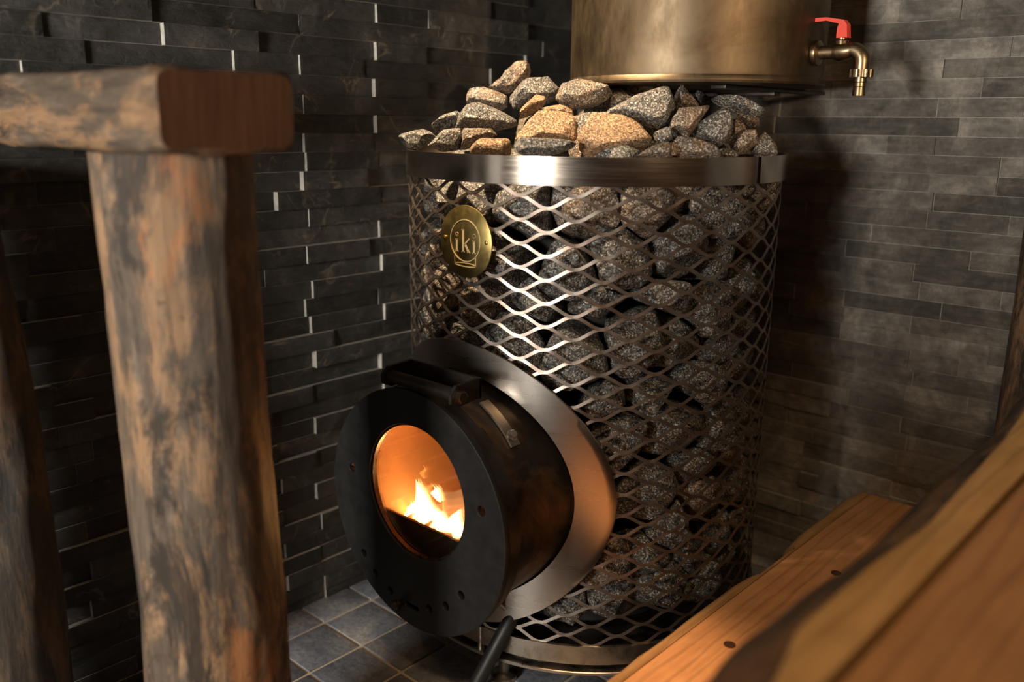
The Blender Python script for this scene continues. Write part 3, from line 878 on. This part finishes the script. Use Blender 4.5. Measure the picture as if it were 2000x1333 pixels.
hero(6, [(670,490),(680,420),(730,310),(790,300),(870,340),(1000,375),(1080,420),(1085,490),(1040,555),(890,490),(760,480)], .19, .0, 50, 5, BR_, 'tan-topped stone above the humped dark grey one')
hero(6, [(870,330),(990,235),(1010,300),(980,370),(900,360)], .27, 0, 30, 10, BR_, 'small brown stone tucked behind the foot of the tallest upright stone')
hero(6, [(930,355),(1010,220),(1040,140),(1130,80),(1190,70),(1240,110),(1255,190),(1230,260),(1110,375),(1060,390)], .25, -.1, 15, 8, BR_, 'tallest upright stone crowning the left part of the heap')
hero(6, [(1085,400),(1180,270),(1250,240),(1400,230),(1500,240),(1540,275),(1490,430),(1400,470),(1100,550),(1080,480)], .21, -.72, 68, -12, G, 'broad stone with bright rim and black face just right of the tallest one')
hero(6, [(1100,575),(1240,470),(1320,370),(1360,375),(1400,440),(1400,475),(1300,530),(1210,590),(1130,610)], .155, -.1, 50, 0, OR, 'narrow slanting tan stone below the black-faced one')
hero(6, [(1480,450),(1510,380),(1560,215),(1640,240),(1800,280),(1960,310),(1990,360),(1930,440),(1780,520),(1640,530),(1500,480)], .19, -.45, 62, -8, BR_, 'big blocky stone with a flat orange top at the middle of the crest')
hero(6, [(1640,245),(1700,190),(1750,190),(1770,275),(1700,285)], .30, 0, 40, 10, OR, 'small orange stone peeking out behind the blocky crest stone')
hero(6, [(1350,515),(1440,467),(1520,467),(1620,520),(1640,570),(1480,590),(1380,560)], .15, .3, 60, 10, OR, 'rounded tan stone just above the bright front boulders')
hero(6, [(1110,775),(1220,590),(1300,530),(1400,555),(1500,570),(1600,545),(1650,580),(1665,700),(1650,820),(1560,850),(1200,830)], .085, .75, 33, -10, OR, 'left one of the two bright orange boulders at the front of the heap')
hero(6, [(1083,820),(1160,762),(1280,795),(1450,785),(1600,790),(1662,822),(1590,880),(1450,925),(1250,940),(1090,935)], .030, -.85, 60, -4, G, 'dark grey slab stone under the left orange boulder')
hero(6, [(705,918),(740,830),(790,775),(900,790),(1020,800),(1080,780),(1100,860),(1095,935),(900,935)], .035, -.1, 40, 12, OR, 'low tan stone against the band left of the dark grey slab')
hero(5, [(-190,560),(-120,520),(-40,505),(60,530),(370,565),(440,620),(480,690),(560,750),(640,840),(480,900),(300,960),(60,990),(-60,985),(-170,880),(-200,700)], .080, .62, 36, -20, OR, 'right and larger of the two bright orange boulders at the front', thick=.4)
hero(5, [(310,235),(460,215),(620,270),(640,290),(430,350),(310,310)], .27, .0, 50, 10, OR, 'thin orange stone lying under the tank behind the triangular grey stone')
hero(5, [(140,470),(140,370),(200,290),(260,265),(330,300),(420,355),(400,420),(170,490)], .22, -.2, 45, 0, BR_, 'grey stone with tan shoulder between the blocky and triangular stones')
hero(5, [(80,540),(400,370),(640,270),(760,258),(800,330),(830,450),(815,600),(720,680),(600,718),(500,650),(350,575)], .12, -.25, 22, -10, G, 'large triangular dark grey stone right of the orange boulders', thick=.35)
hero(5, [(830,360),(850,300),(905,228),(960,310),(1060,420),(1100,475),(950,500),(840,480)], .18, 0, 25, 10, BR_, 'small pyramid stone under the water tank')
hero(5, [(1040,330),(1070,300),(1130,320),(1200,400),(1190,440),(1100,440)], .24, 0, 30, 10, G, 'small rounded grey stone behind the pyramid stone')
hero(5, [(1195,400),(1260,350),(1450,340),(1560,380),(1640,450),(1740,490),(1762,540),(1700,590),(1620,600),(1420,510),(1280,460)], .15, -.2, 45, 5, G, 'long grey stone along the top right of the heap')
hero(5, [(1440,520),(1600,560),(1705,590),(1700,660),(1640,692),(1540,640),(1440,580)], .14, 0, 25, -5, BR_, 'brownish stone hanging below the long grey one at the right')
hero(5, [(800,600),(860,480),(1000,480),(1180,460),(1192,510),(1100,620),(970,775),(830,790),(770,740)], .085, -.45, 48, -5, BR_, 'tan-topped stone with dark lower face right of the triangular stone')
hero(5, [(600,750),(680,700),(780,660),(800,770),(810,800),(720,840),(640,835)], .075, 0, 20, -5, G, 'dark grey stone wedged under the triangular stone')
hero(5, [(965,775),(1020,680),(1200,550),(1320,480),(1400,530),(1425,640),(1400,770),(1300,875),(1190,835),(1050,795)], .06, -.3, 18, -2, G, 'pale grey speckled stone with rounded top in the right of the heap', thick=.35)
hero(5, [(800,1000),(800,800),(850,765),(1050,790),(1200,840),(1280,880),(1310,1000)], .035, -.2, 28, 5, BR_, 'grey-brown block against the band at the right front')
hero(5, [(1270,890),(1400,895),(1470,940),(1485,1000),(1300,1000)], .04, 0, 25, 5, G, 'low small stone just right of the grey-brown block')
hero(5, [(400,1000),(540,900),(690,840),(770,820),(795,900),(790,1000)], .03, -.1, 45, 0, BR_, 'small tan-edged stone on the band below the triangular stone')
hero(5, [(1415,570),(1540,640),(1565,710),(1510,800),(1390,800)], .08, 0, 20, 5, BR_, 'dark brown stone right of the pale speckled one')
hero(5, [(1380,790),(1540,700),(1700,700),(1700,800),(1640,890),(1520,970),(1420,960)], .06, 0, 20, 5, BR_, 'dark shaded stone inside the right end of the heap')
hero(5, [(1660,770),(1740,720),(1840,820),(1895,900),(1890,985),(1620,1000),(1590,900)], .05, 0, 20, 8, G, 'last speckled stone at the right end beside the band')

# filling stones under and behind the heap
def rand_planes(sz, k=13, el=(1, 1, 1)):
    out = []
    for _ in range(k):
        n = RNG.normal(size=3); n /= np.linalg.norm(n)
        out.append((n, sz * RNG.uniform(.62, 1.0) * float(np.linalg.norm(n * np.array(el)))))
    for ax in np.vstack([np.eye(3), -np.eye(3)]): out.append((ax, sz * .95))
    return out
cnt = 0
fill = [(.02, -.17, -.075), (-.10, -.15, -.075), (.13, -.12, -.075), (-.17, -.06, -.07), (.19, -.03, -.08), (-.05, -.06, -.03), (.06, -.07, -.03), (.14, -.0, -.035), (-.12, .03, -.03), (0, .05, -.0), (.08, .08, -.02), (-.08, .12, -.02), (.0, .16, -.06), (.15, .12, -.07), (-.19, .08, -.08), (.21, .09, -.09), (.1, .2, -.09), (-.12, .2, -.09), (-.22, -.0, -.09), (.0, .0, -.06)]
side = lambda x, y: ('left' if x < -.06 else 'right' if x > .06 else 'middle')
for i, (x, y, z) in enumerate(fill):
    if math.hypot(SX + x - fpx, SY + y - fpy) < .095: continue
    o = stone_mesh('heap_stone', np.array([SX + x, SY + y, z]), rand_planes(.048), 4, random.choice([G, BR_]), p=16, amp=.05)
    tag(o, 'dim stone deep inside the heap, under and behind the lit top stones', 'stone', 'stones buried in the heap')

# basket filling: dense packing, one cell per stone
pts = []
rows = 10; zlo, zhi = -.700, -.082
camang = math.atan2(-SY, -SX)
rs_ = random.Random(21)
for r_ in range(rows):
    z = zlo + (zhi - zlo) * (r_ + .5) / rows
    nst = 18
    for k in range(nst):
        a = 2 * PI * (k + .5 * (r_ % 2)) / nst + rs_.uniform(-.09, .09)
        da = (a - camang + PI) % (2 * PI) - PI
        rr = rs_.uniform(.212, .232)
        pts.append((rr, a, z + rs_.uniform(-.02, .02), da, r_))
P3 = np.array([(SX + p[0] * math.cos(p[1]), SY + p[0] * math.sin(p[1]), p[2]) for p in pts])
Wt = np.array([rs_.uniform(-.0016, .0016) for _ in pts])
words_row = ['lowest', 'second lowest', 'third lowest', 'fourth lowest', 'fifth lowest', 'fifth highest', 'fourth highest', 'third highest', 'second highest', 'topmost']
ordn = ['first', 'second', 'third', 'fourth', 'fifth', 'sixth', 'seventh', 'eighth', 'ninth', 'tenth', 'eleventh', 'twelfth', 'thirteenth', 'fourteenth', 'fifteenth']
keep = []
for i, p in enumerate(pts):
    c = P3[i]
    dt = math.hypot(c[0] - SX, c[2] - TZ)
    if c[1] < SY - .06 and dt < .180 + .0: continue          # the fire tunnel is there
    if abs(p[3]) > math.radians(112): continue               # back of the basket, never seen
    keep.append(i)
byrow = {}
for i in keep: byrow.setdefault(pts[i][4], []).append(i)
for r_ in byrow: byrow[r_].sort(key=lambda i: proj(P3[i])[0])
for r_, idx in byrow.items():
    for pos, i in enumerate(idx):
        c = P3[i]; planes = []
        dv = P3 - c; dist = np.linalg.norm(dv, axis=1)
        for j in np.argsort(dist)[1:20]:
            n = dv[j] / dist[j]; d = dist[j] / 2 + (Wt[i] - Wt[j]) / (2 * dist[j])
            planes.append((n, max(.010, d * rs_.uniform(.88, .985))))
        a = pts[i][1]; rd = np.array([math.cos(a), math.sin(a), 0])
        planes.append((rd, max(.012, .2715 - pts[i][0]) * rs_.uniform(.8, 1.0)))
        for s_ in (-1, 1):     # facets rounding the outer face
            tv = np.array([-math.sin(a), math.cos(a), 0]) * s_ * .5; n = rd + tv + np.array([0, 0, rs_.uniform(-.5, .5)])
            n /= np.linalg.norm(n); planes.append((n, .037 * rs_.uniform(.85, 1.12)))
        n = rd + np.array([0, 0, rs_.choice([-.8, .8])]); n /= np.linalg.norm(n); planes.append((n, .034 * rs_.uniform(.85, 1.1)))
        planes.append((-rd, pts[i][0] - .171))
        dt = math.hypot(c[0] - SX, c[2] - TZ)
        if c[1] < SY - .02 and dt < .26:
            n = np.array([SX - c[0], 0, TZ - c[2]]) / dt; planes.append((n, max(.012, dt - .165)))
        planes.append((np.array([0, 0, 1.0]), .036 if r_ == rows - 1 else .042)); planes.append((np.array([0, 0, -1.0]), .034 if r_ == 0 else .042))
        for s_ in (-1, 1): planes.append((np.array([-math.sin(a), math.cos(a), 0]) * s_, .052))
        for _ in range(2):
            n = RNG.normal(size=3); n /= np.linalg.norm(n); planes.append((n, RNG.uniform(.027, .037)))
        mat = rs_.choices([G, BR_], [6, 1])[0]
        o = stone_mesh('basket_stone', c, planes, 4, mat, p=45, amp=.06)
        vis = abs(pts[i][3]) < math.radians(80)
        lab = f"speckled rock behind the mesh, {ordn[min(pos, 14)]} from the left edge in the {words_row[r_]} layer"
        tag(o, lab, 'stone', 'sauna stones packed behind the basket mesh')

# ------------------------------------------------------------------ water tank with tap
TX, TY, TR, TB = -.755, 1.236, .190, .053
tank = empty('water_tank', (TX, TY, TB))
tag(tank, 'round tarnished steel water tank hanging above the stones with a red-handled tap', 'tank')
mb = MB(); mb.lathe([(0, TB), (TR - .004, TB), (TR + .0015, TB + .001), (TR + .0025, TB + .004), (TR + .0015, TB + .0085), (TR - .0005, TB + .0115), (TR, TB + .015), (TR, .62), (TR - .01, .63), (0, .63)], (TX, TY, 0), n=128, closed=False)
mb.build('tank_body', M['tank'], tank, True, 30)
ty = TY; tz = .0965; x0 = TX + TR
mb = MB()
mb.lathe([(0, -.004), (.0165, -.004), (.0175, -.001), (.0165, .003), (.012, .005), (.0092, .006), (.0092, .024), (.0102, .0245), (.0106, .028), (0, .028)], (x0 + .004, ty, tz), 'X', n=28, closed=False)
tap = mb.build('tap', M['tap'], tank, True, 35); tap['label'] = 'aged brass tap on the side of the tank'
mb = MB(); pth = [(x0 + .028, ty, tz)] + [(x0 + .036, ty, tz)] + [(x0 + .050, ty, tz + .001)]
for t in np.linspace(0, PI / 2, 9): pth.append((x0 + .052 + .016 * math.sin(t), ty, tz - .014 + .016 * math.cos(t)))
pth.append((x0 + .068, ty, tz - .024))
mb.tube(pth, [.0098, .0128, .0108] + [.0103] * 9 + [.0100], 24)
mb.lathe([(0, 0), (.008, 0), (.009, .006), (.006, .008), (.006, .016), (0, .016)], (x0 + .038, ty, tz + .008), 'Z', n=20, closed=False)
mb.build('tap_body', M['tap'], tap, True, 35)
mb = MB(); prof = []
nz_ = 24; c = (x0 + .068, ty)
for k in range(nz_): pass
V = []; Fq = []; n = 48
for h in (tz - .034, tz - .024):
    for j in range(n):
        a = 2 * PI * j / n; rr = .0150 + (.0012 if (j // 2) % 2 else 0); V.append((c[0] + rr * math.cos(a), c[1] + rr * math.sin(a), h))
Fq = [tuple(range(n))[::-1], tuple(range(n, 2 * n))] + [(j, (j + 1) % n, n + (j + 1) % n, n + j) for j in range(n)]
mb.add(V, Fq); mb.build('spout_nut', M['tap'], tap, True, 30)
mb = MB(); mb.lathe([(.0065, -.034), (.0088, -.034), (.0088, -.040), (.0080, -.041), (.0084, -.046), (.0078, -.047), (.0084, -.053), (.0086, -.058), (.0065, -.058)], (c[0], c[1], tz), 'Z', n=28)
mb.build('spout', M['tap'], tap, True, 35)
mb = MB()
def prism(mb, pr, y0, y1):
    k = len(pr); V = [(x, y0, z) for x, z in pr] + [(x, y1, z) for x, z in pr]
    mb.add(V, [tuple(range(k)), tuple(range(k, 2 * k))[::-1]] + [(i, k + i, k + (i + 1) % k, (i + 1) % k) for i in range(k)])
lx = x0 + .038
prism(mb, [(lx - .038, tz + .0405), (lx - .038, tz + .0455), (lx - .022, tz + .0455), (lx + .002, tz + .0410), (lx + .007, tz + .035), (lx + .009, tz + .018), (lx - .006, tz + .018), (lx - .006, tz + .030), (lx - .004, tz + .0365), (lx - .022, tz + .0412)], ty - .0065, ty + .0065)
mb.build('tap_lever', M['red'], tap, True, 30)
# wall bracket below the tank
mb = MB()
for dx in (-.10, .10):
    mb.box((TX + dx - .012, TY - .10, TB - .006), (TX + dx + .012, YW - .004, TB - .0005), bev=.0008)
mb.box((TX - .11, TY + .05, TB - .0115), (TX + .11, TY + .07, TB - .006), bev=.0008)
o = mb.build('tank_bracket', M['black2'], None, True, 30); tag(o, 'black steel wall bracket carrying the water tank', 'bracket')

# ------------------------------------------------------------------ foreground log post, beam and side posts
def log_post(name, path, radii, mat, label, seed, nseg=56, lump=.05, cracks=(), cat='post'):
    """path of (x, y, z) and radius at each; organic lumps"""
    P = [np.array(p, float) for p in path]; zs = [p[2] for p in P]
    k = 110; V = []
    for i in range(k + 1):
        z = zs[0] + (zs[-1] - zs[0]) * i / k
        x = np.interp(z, zs, [p[0] for p in P]); y = np.interp(z, zs, [p[1] for p in P]); r = np.interp(z, zs, radii)
        for j in range(nseg):
            a = 2 * PI * j / nseg; ca, sa = math.cos(a), math.sin(a)
            nn = noise.fractal(Vector((ca * 1.1 + seed, sa * 1.1, z * 3.2)), .9, 2, 4) * lump + noise.noise(Vector((ca * 5, sa * 5 + seed, z * 9))) * lump * .25
            cut = 0
            for (ac, z0, z1, w, dp) in cracks:
                if z0 < z < z1:
                    tt = math.sin(PI * (z - z0) / (z1 - z0)); da = (a - ac - .25 * (z - z0) + PI) % (2 * PI) - PI
                    cut += dp * tt * math.exp(-(da / w) ** 2)
            rr = r * (1 + nn) - cut
            V.append((x + rr * ca, y + rr * sa, z))
    Fq = []
    for i in range(k):
        for j in range(nseg): Fq.append((i * nseg + j, i * nseg + (j + 1) % nseg, (i + 1) * nseg + (j + 1) % nseg, (i + 1) * nseg + j))
    Fq.append(tuple(range(nseg))[::-1]); Fq.append(tuple(k * nseg + j for j in range(nseg)))
    o = obj(name, V, Fq, mat, None, True); o.data.set_sharp_from_angle(angle=math.radians(60))
    tag(o, label, cat); return o
log_post('log_post', [(-.818, .417, FL), (-.808, .415, -.5), (-.816, .415, -.3), (-.812, .412, -.0305)], [.0745, .0745, .0725, .0725], M['log1'],
         'thick weathered log post in the left foreground holding up the beam end', 1.7, 96, .06, cracks=[(-2.0, -.45, -.12, .05, .012), (-1.75, -.75, -.4, .04, .01), (-2.35, -.2, -.04, .05, .008)])
log_post('log_post', [(-1.058, .281, FL), (-1.060, .286, -.5), (-1.072, .290, -.25), (-1.085, .275, -.045)], [.064, .062, .057, .054], M['log2'],
         'dark rough log post at the left edge against the slate wall', 6.1, 64, .09, cracks=[(-1.2, -.7, -.2, .05, .006)])
log_post('log_post', [(-.262, 1.398, FL), (-.264, 1.400, -.1), (-.266, 1.40, .6)], [.050, .045, .043], M['log3'],
         'brown split log post at the right edge before the slate wall', 12.4, 64, .07)

# beam resting on the thick post
bx1, by0, by1 = -.716, .345, .490
V = []; Fq = []
nx_, nn_ = 60, 40
def beam_sec(t):   # rounded rectangle section in (y, z), t = distance from the end
    pts = []; y0, y1, z0, z1 = by0, by1, -.0298, .0427
    r_ = .012
    cs = [(y1 - r_, z0 + r_, -PI / 2), (y1 - r_, z1 - r_, 0), (y0 + r_, z1 - r_, PI / 2), (y0 + r_, z0 + r_, PI)]
    for cy, cz_, a0 in cs:
        for i in range(5):
            a = a0 + PI / 2 * i / 4; pts.append((cy + r_ * math.cos(a), cz_ + r_ * math.sin(a)))
    res = []
    for i in range(len(pts)):        # refine
        a = pts[i]; b = pts[(i + 1) % len(pts)]; L = math.hypot(b[0] - a[0], b[1] - a[1]); m = max(1, int(L / .012))
        for q in range(m): res.append((a[0] + (b[0] - a[0]) * q / m, a[1] + (b[1] - a[1]) * q / m))
    return res
sec0 = beam_sec(0); ns_ = len(sec0); K = 40; x_end = bx1; x_wall = XW + .012
for i in range(K + 1):
    x = x_end + (x_wall - x_end) * i / K; t = (x_end - x)
    sh = 1.0 - .5 * max(0, 1 - t / .010) ** 2 * .25
    for (y, z) in sec0:
        cy, cz_ = (by0 + by1) / 2, .007
        q = Vector((x * 7, y * 14, z * 14)); dd = noise.fractal(q, .9, 2, 4) * .0055 * min(1, t / .02)
        yy = cy + (y - cy) * (sh) ; zz = cz_ + (z - cz_) * sh
        L = math.hypot(y - cy, z - cz_)
        hgt = -.10 * t * (1 if False else 0)
        V.append((x, yy + dd * (y - cy) / L, zz + dd * (z - cz_) / L - .0 * t))
for i in range(K):
    for j in range(ns_): Fq.append((i * ns_ + j, i * ns_ + (j + 1) % ns_, (i + 1) * ns_ + (j + 1) % ns_, (i + 1) * ns_ + j))
Fq.append(tuple(range(ns_))[::-1]); Fq.append(tuple(K * ns_ + j for j in range(ns_)))
fm = [0] * (K * ns_) + [1, 0]
bo = obj('wooden_beam', V, Fq, [M['beam'], M['beam_end']], None, True, fm); bo.data.set_sharp_from_angle(angle=math.radians(40))
tag(bo, 'thick weathered wooden beam end resting on the foreground log post', 'beam')

# ------------------------------------------------------------------ benches
def slab(name, left, right_x, y0, y1, ztop, th, mats, parent, bevel_in, wob=0.0, zdrop=.0):
    """plank with a wavy left (live) edge: left(y) -> (x_outer, x_inner); top flat from x_inner to right_x"""
    V = []; Fq = []; fm = []; K = 120
    for i in range(K + 1):
        y = y0 + (y1 - y0) * i / K; xo, xi = left(y)
        xm = (xo + xi) / 2
        pr = [(right_x - .002, ztop - th), (right_x, ztop - th + .002), (right_x, ztop - .002), (right_x - .002, ztop), (xi, ztop), (xm, ztop - zdrop * .35), (xo, ztop - zdrop), (xo - .002, ztop - zdrop - .008), (xo + .012, ztop - th)]
        for k_, (x, z) in enumerate(pr):
            if k_ in (5, 6, 7): z += .0025 * noise.noise(Vector((x * 30, y * 14, k_)))
            V.append((x, y, z))
        n = len(pr)
    for i in range(K):
        for j in range(n):
            Fq.append((i * n + j, (i + 1) * n + j, (i + 1) * n + (j + 1) % n, i * n + (j + 1) % n)); fm.append(1 if j in (5, 6, 7) and len(mats) > 1 else 0)
            if j == 4 and len(mats) > 1: fm[-1] = 1
    Fq.append(tuple(range(n))); Fq.append(tuple(K * n + j for j in range(n))[::-1]); fm += [0, 0]
    mbb = MB(); mbb.v = V; mbb.f = Fq; mbb.m = fm; mbb.t = [0.0] * len(Fq)
    return mbb.build(name, mats, parent, True, 40)
ZL = -.612
lb = empty('lower_bench', (-.43, .9, FL)); tag(lb, 'low orange pine step bench with a wavy live edge beside the stove', 'bench')
outer_px = [(1694, 961), (1634, 990), (1596, 1024), (1560, 1049), (1532, 1077), (1528, 1098), (1509, 1118), (1455, 1139), (1421, 1157), (1367, 1197), (1300, 1250), (1235, 1294), (1197, 1330)]
zo = ZL - .018
op = sorted([(onz(x, y, zo)[1], onz(x, y, zo)[0]) for x, y in outer_px])
oy = [q[0] for q in op]; ox = [q[1] for q in op]
XLA = -.4985
def low_left(y):
    xo = float(np.interp(y, oy, ox)) if y > oy[0] else ox[0] + .006 * noise.noise(Vector((y * 9, 0, 0)))
    xo = min(xo, XLA - .006); return xo, min(XLA - .001, xo + .016)
slab('edge_plank', low_left, XLA, .2, 1.452, ZL, .04, [M['edge_l'], M['edge_l']], lb, 0, zdrop=.018)['label'] = 'yellowish live-edge strip along the stove side'
mb = MB(); mb.box((XLA + .0022, .2, ZL - .042), (-.318, 1.452, ZL + .0004), bev=.0018); pk = mb.build('plank', M['plank'], lb, True, 40)
for px in ((1633, 1121), (1425, 1261)):
    c = onz(px[0], px[1], ZL); mb = MB(); mb.lathe([(0, ZL), (.0072, ZL), (.0072, ZL + .0012), (0, ZL + .0012)], (c[0], c[1], 0), n=24, closed=False)
    mb.build('screw_plug', M['plug'], pk, True, 40)
for y in (.3, 1.30):
    mb = MB(); mb.box((-.50, y, FL), (-.34, y + .05, ZL - .041), bev=.003); mb.build('support', M['plank'], lb, True, 40)
ZU = -.300
ub = empty('upper_bench', (-.15, .8, FL)); tag(ub, 'higher wooden bench with dark bark edge in the right foreground', 'bench')
XG = -.1625
outer = [(2000, 756), (1945, 850), (1926, 862), (1847, 935), (1792, 982), (1702, 1071), (1651, 1113), (1571, 1164), (1515, 1211), (1447, 1258), (1413, 1292), (1384, 1330)]
inner = [(2000, 800), (1966, 850), (1890, 935), (1813, 1020), (1702, 1098), (1640, 1150), (1558, 1224), (1511, 1330)]
zo2 = ZU - .030
o_ = sorted([(onz(x, y, zo2)[1], onz(x, y, zo2)[0]) for x, y in outer]); i_ = sorted([(onz(x, y, ZU)[1], onz(x, y, ZU)[0]) for x, y in inner])
def up_left(y):
    xo = float(np.interp(y, [q[0] for q in o_], [q[1] for q in o_])); xi = float(np.interp(y, [q[0] for q in i_], [q[1] for q in i_]))
    if y < o_[0][0]: xo += .008 * noise.noise(Vector((y * 8, 1, 0)))
    return min(xo, xi - .006), min(xi, XG - .01)
def slab2(name, mats, parent):
    V = []; Fq = []; fm = []; K = 140
    for i in range(K + 1):
        y = -.05 + (1.335 + .05) * i / K; xo, xi = up_left(y); xm = (xo + xi) / 2
        w = .0035 * noise.noise(Vector((y * 11, 3, 0)))
        pr = [(XG, ZU - .06), (XG, ZU - .003), (XG - .004, ZU + .0), ((XG + xi) / 2, ZU + .001), (xi + .004, ZU + .0), (xi, ZU - .002), (xm, ZU - .013 + w), (xo, ZU - .030), (xo - .001, ZU - .04), (xo + .02, ZU - .06)]
        n = len(pr); V += [(x, y, z) for x, z in pr]
    for i in range(K):
        for j in range(n):
            Fq.append((i * n + j, (i + 1) * n + j, (i + 1) * n + (j + 1) % n, i * n + (j + 1) % n)); fm.append(1 if j in (5, 6, 7, 8) else 0)
    Fq.append(tuple(range(n))); Fq.append(tuple(K * n + j for j in range(n))[::-1]); fm += [0, 0]
    mbb = MB(); mbb.v = V; mbb.f = Fq; mbb.m = fm; mbb.t = [0.0] * len(Fq)
    return mbb.build(name, mats, parent, True, 40)
slab2('edge_plank', [M['edge_u'], M['bark']], ub)['label'] = 'yellowish live-edge plank with dark bark side'
mb = MB(); mb.box((XG + .006, -.05, ZU - .06), (.16, 1.335, ZU), bev=.004); mb.build('plank', M['plank_u'], ub, True, 40)
mb = MB(); mb.box((.166, -.05, ZU - .06), (.5, 1.335, ZU), bev=.004); mb.build('plank', M['plank_u'], ub, True, 40)
for y in (.0, 1.15):
    mb = MB(); mb.box((-.13, y, FL), (.45, y + .05, ZU - .06), bev=.003); mb.build('support', M['plank'], ub, True, 40)

# ------------------------------------------------------------------ lights
def area(name, loc, target, sx, sy, energy, colr, spread=None):
    l = bpy.data.lights.new(name, 'AREA'); l.shape = 'RECTANGLE'; l.size = sx; l.size_y = sy; l.energy = energy; l.color = colr
    if spread: l.spread = spread
    o = bpy.data.objects.new(name, l); col.objects.link(o); o.location = loc
    o.rotation_euler = (Vector(target) - Vector(loc)).to_track_quat('-Z', 'Y').to_euler(); return o
def spot(name, loc, target, energy, colr, ang, blend, rad):
    l = bpy.data.lights.new(name, 'SPOT'); l.energy = energy; l.color = colr; l.spot_size = math.radians(ang); l.spot_blend = blend; l.shadow_soft_size = rad
    o = bpy.data.objects.new(name, l); col.objects.link(o); o.location = loc
    o.rotation_euler = (Vector(target) - Vector(loc)).to_track_quat('-Z', 'Y').to_euler(); return o
area('window_daylight', (-.45, -1.58, .07), (-.6, 1.2, -.1), .40, .52, 68, (1.0, .93, .82))
spot('ceiling_lamp_warm', (-1.0, .45, 1.05), (-.90, 1.0, .0), 270, (1.0, .73, .45), 26, .6, .03)
spot('bench_lamp_warm', (.25, -.1, 1.1), (-.06, .60, -.35), 44, (1.0, .64, .34), 52, .8, .08)
spot('step_firelight_fill', (-.40, .2, 1.12), (-.49, .70, -.61), 150, (1.0, .58, .29), 15, .8, .04)  # unseen spot added to strengthen the fire's orange glow on the step
spot('tank_lamp_warm', (1.1, .27, .36), (-.66, 1.15, .13), 85, (1.0, .7, .42), 17, .7, .04)
lp = bpy.data.lights.new('firelight', 'POINT'); lp.energy = 6.5; lp.color = (1.0, .36, .1); lp.shadow_soft_size = .012
lo = bpy.data.objects.new('firelight', lp); col.objects.link(lo); lo.location = tuple(ony(826, 1004, .83))

w = bpy.data.worlds.new('room'); bpy.context.scene.world = w; w.use_nodes = True
w.node_tree.nodes['Background'].inputs[0].default_value = (.5, .42, .34, 1); w.node_tree.nodes['Background'].inputs[1].default_value = .006

# ------------------------------------------------------------------ camera
cd = bpy.data.cameras.new('camera'); cam = bpy.data.objects.new('camera', cd); col.objects.link(cam)
cd.sensor_width = 36; cd.lens = F_PX / 2000 * 36; cd.clip_start = .02; cd.clip_end = 50
m = Matrix.Identity(4)
for i in range(3):
    m[i][0] = CR[0][i]; m[i][1] = -CR[1][i]; m[i][2] = -CR[2][i]
cam.matrix_world = m
cd.dof.use_dof = True; cd.dof.focus_distance = 1.22; cd.dof.aperture_fstop = 2.4
bpy.context.scene.camera = cam

# everything up so that the floor lies at z = 0
for o in list(col.objects):
    if o.parent is None: o.location.z += ZS

sc = bpy.context.scene
sc.view_settings.view_transform = 'Standard'; sc.view_settings.look = 'None'; sc.view_settings.gamma = 1; sc.view_settings.exposure = 0
sc.view_settings.use_curve_mapping = False
sc.cycles.max_bounces = 8; sc.cycles.use_denoising = True; sc.cycles.transparent_max_bounces = 12
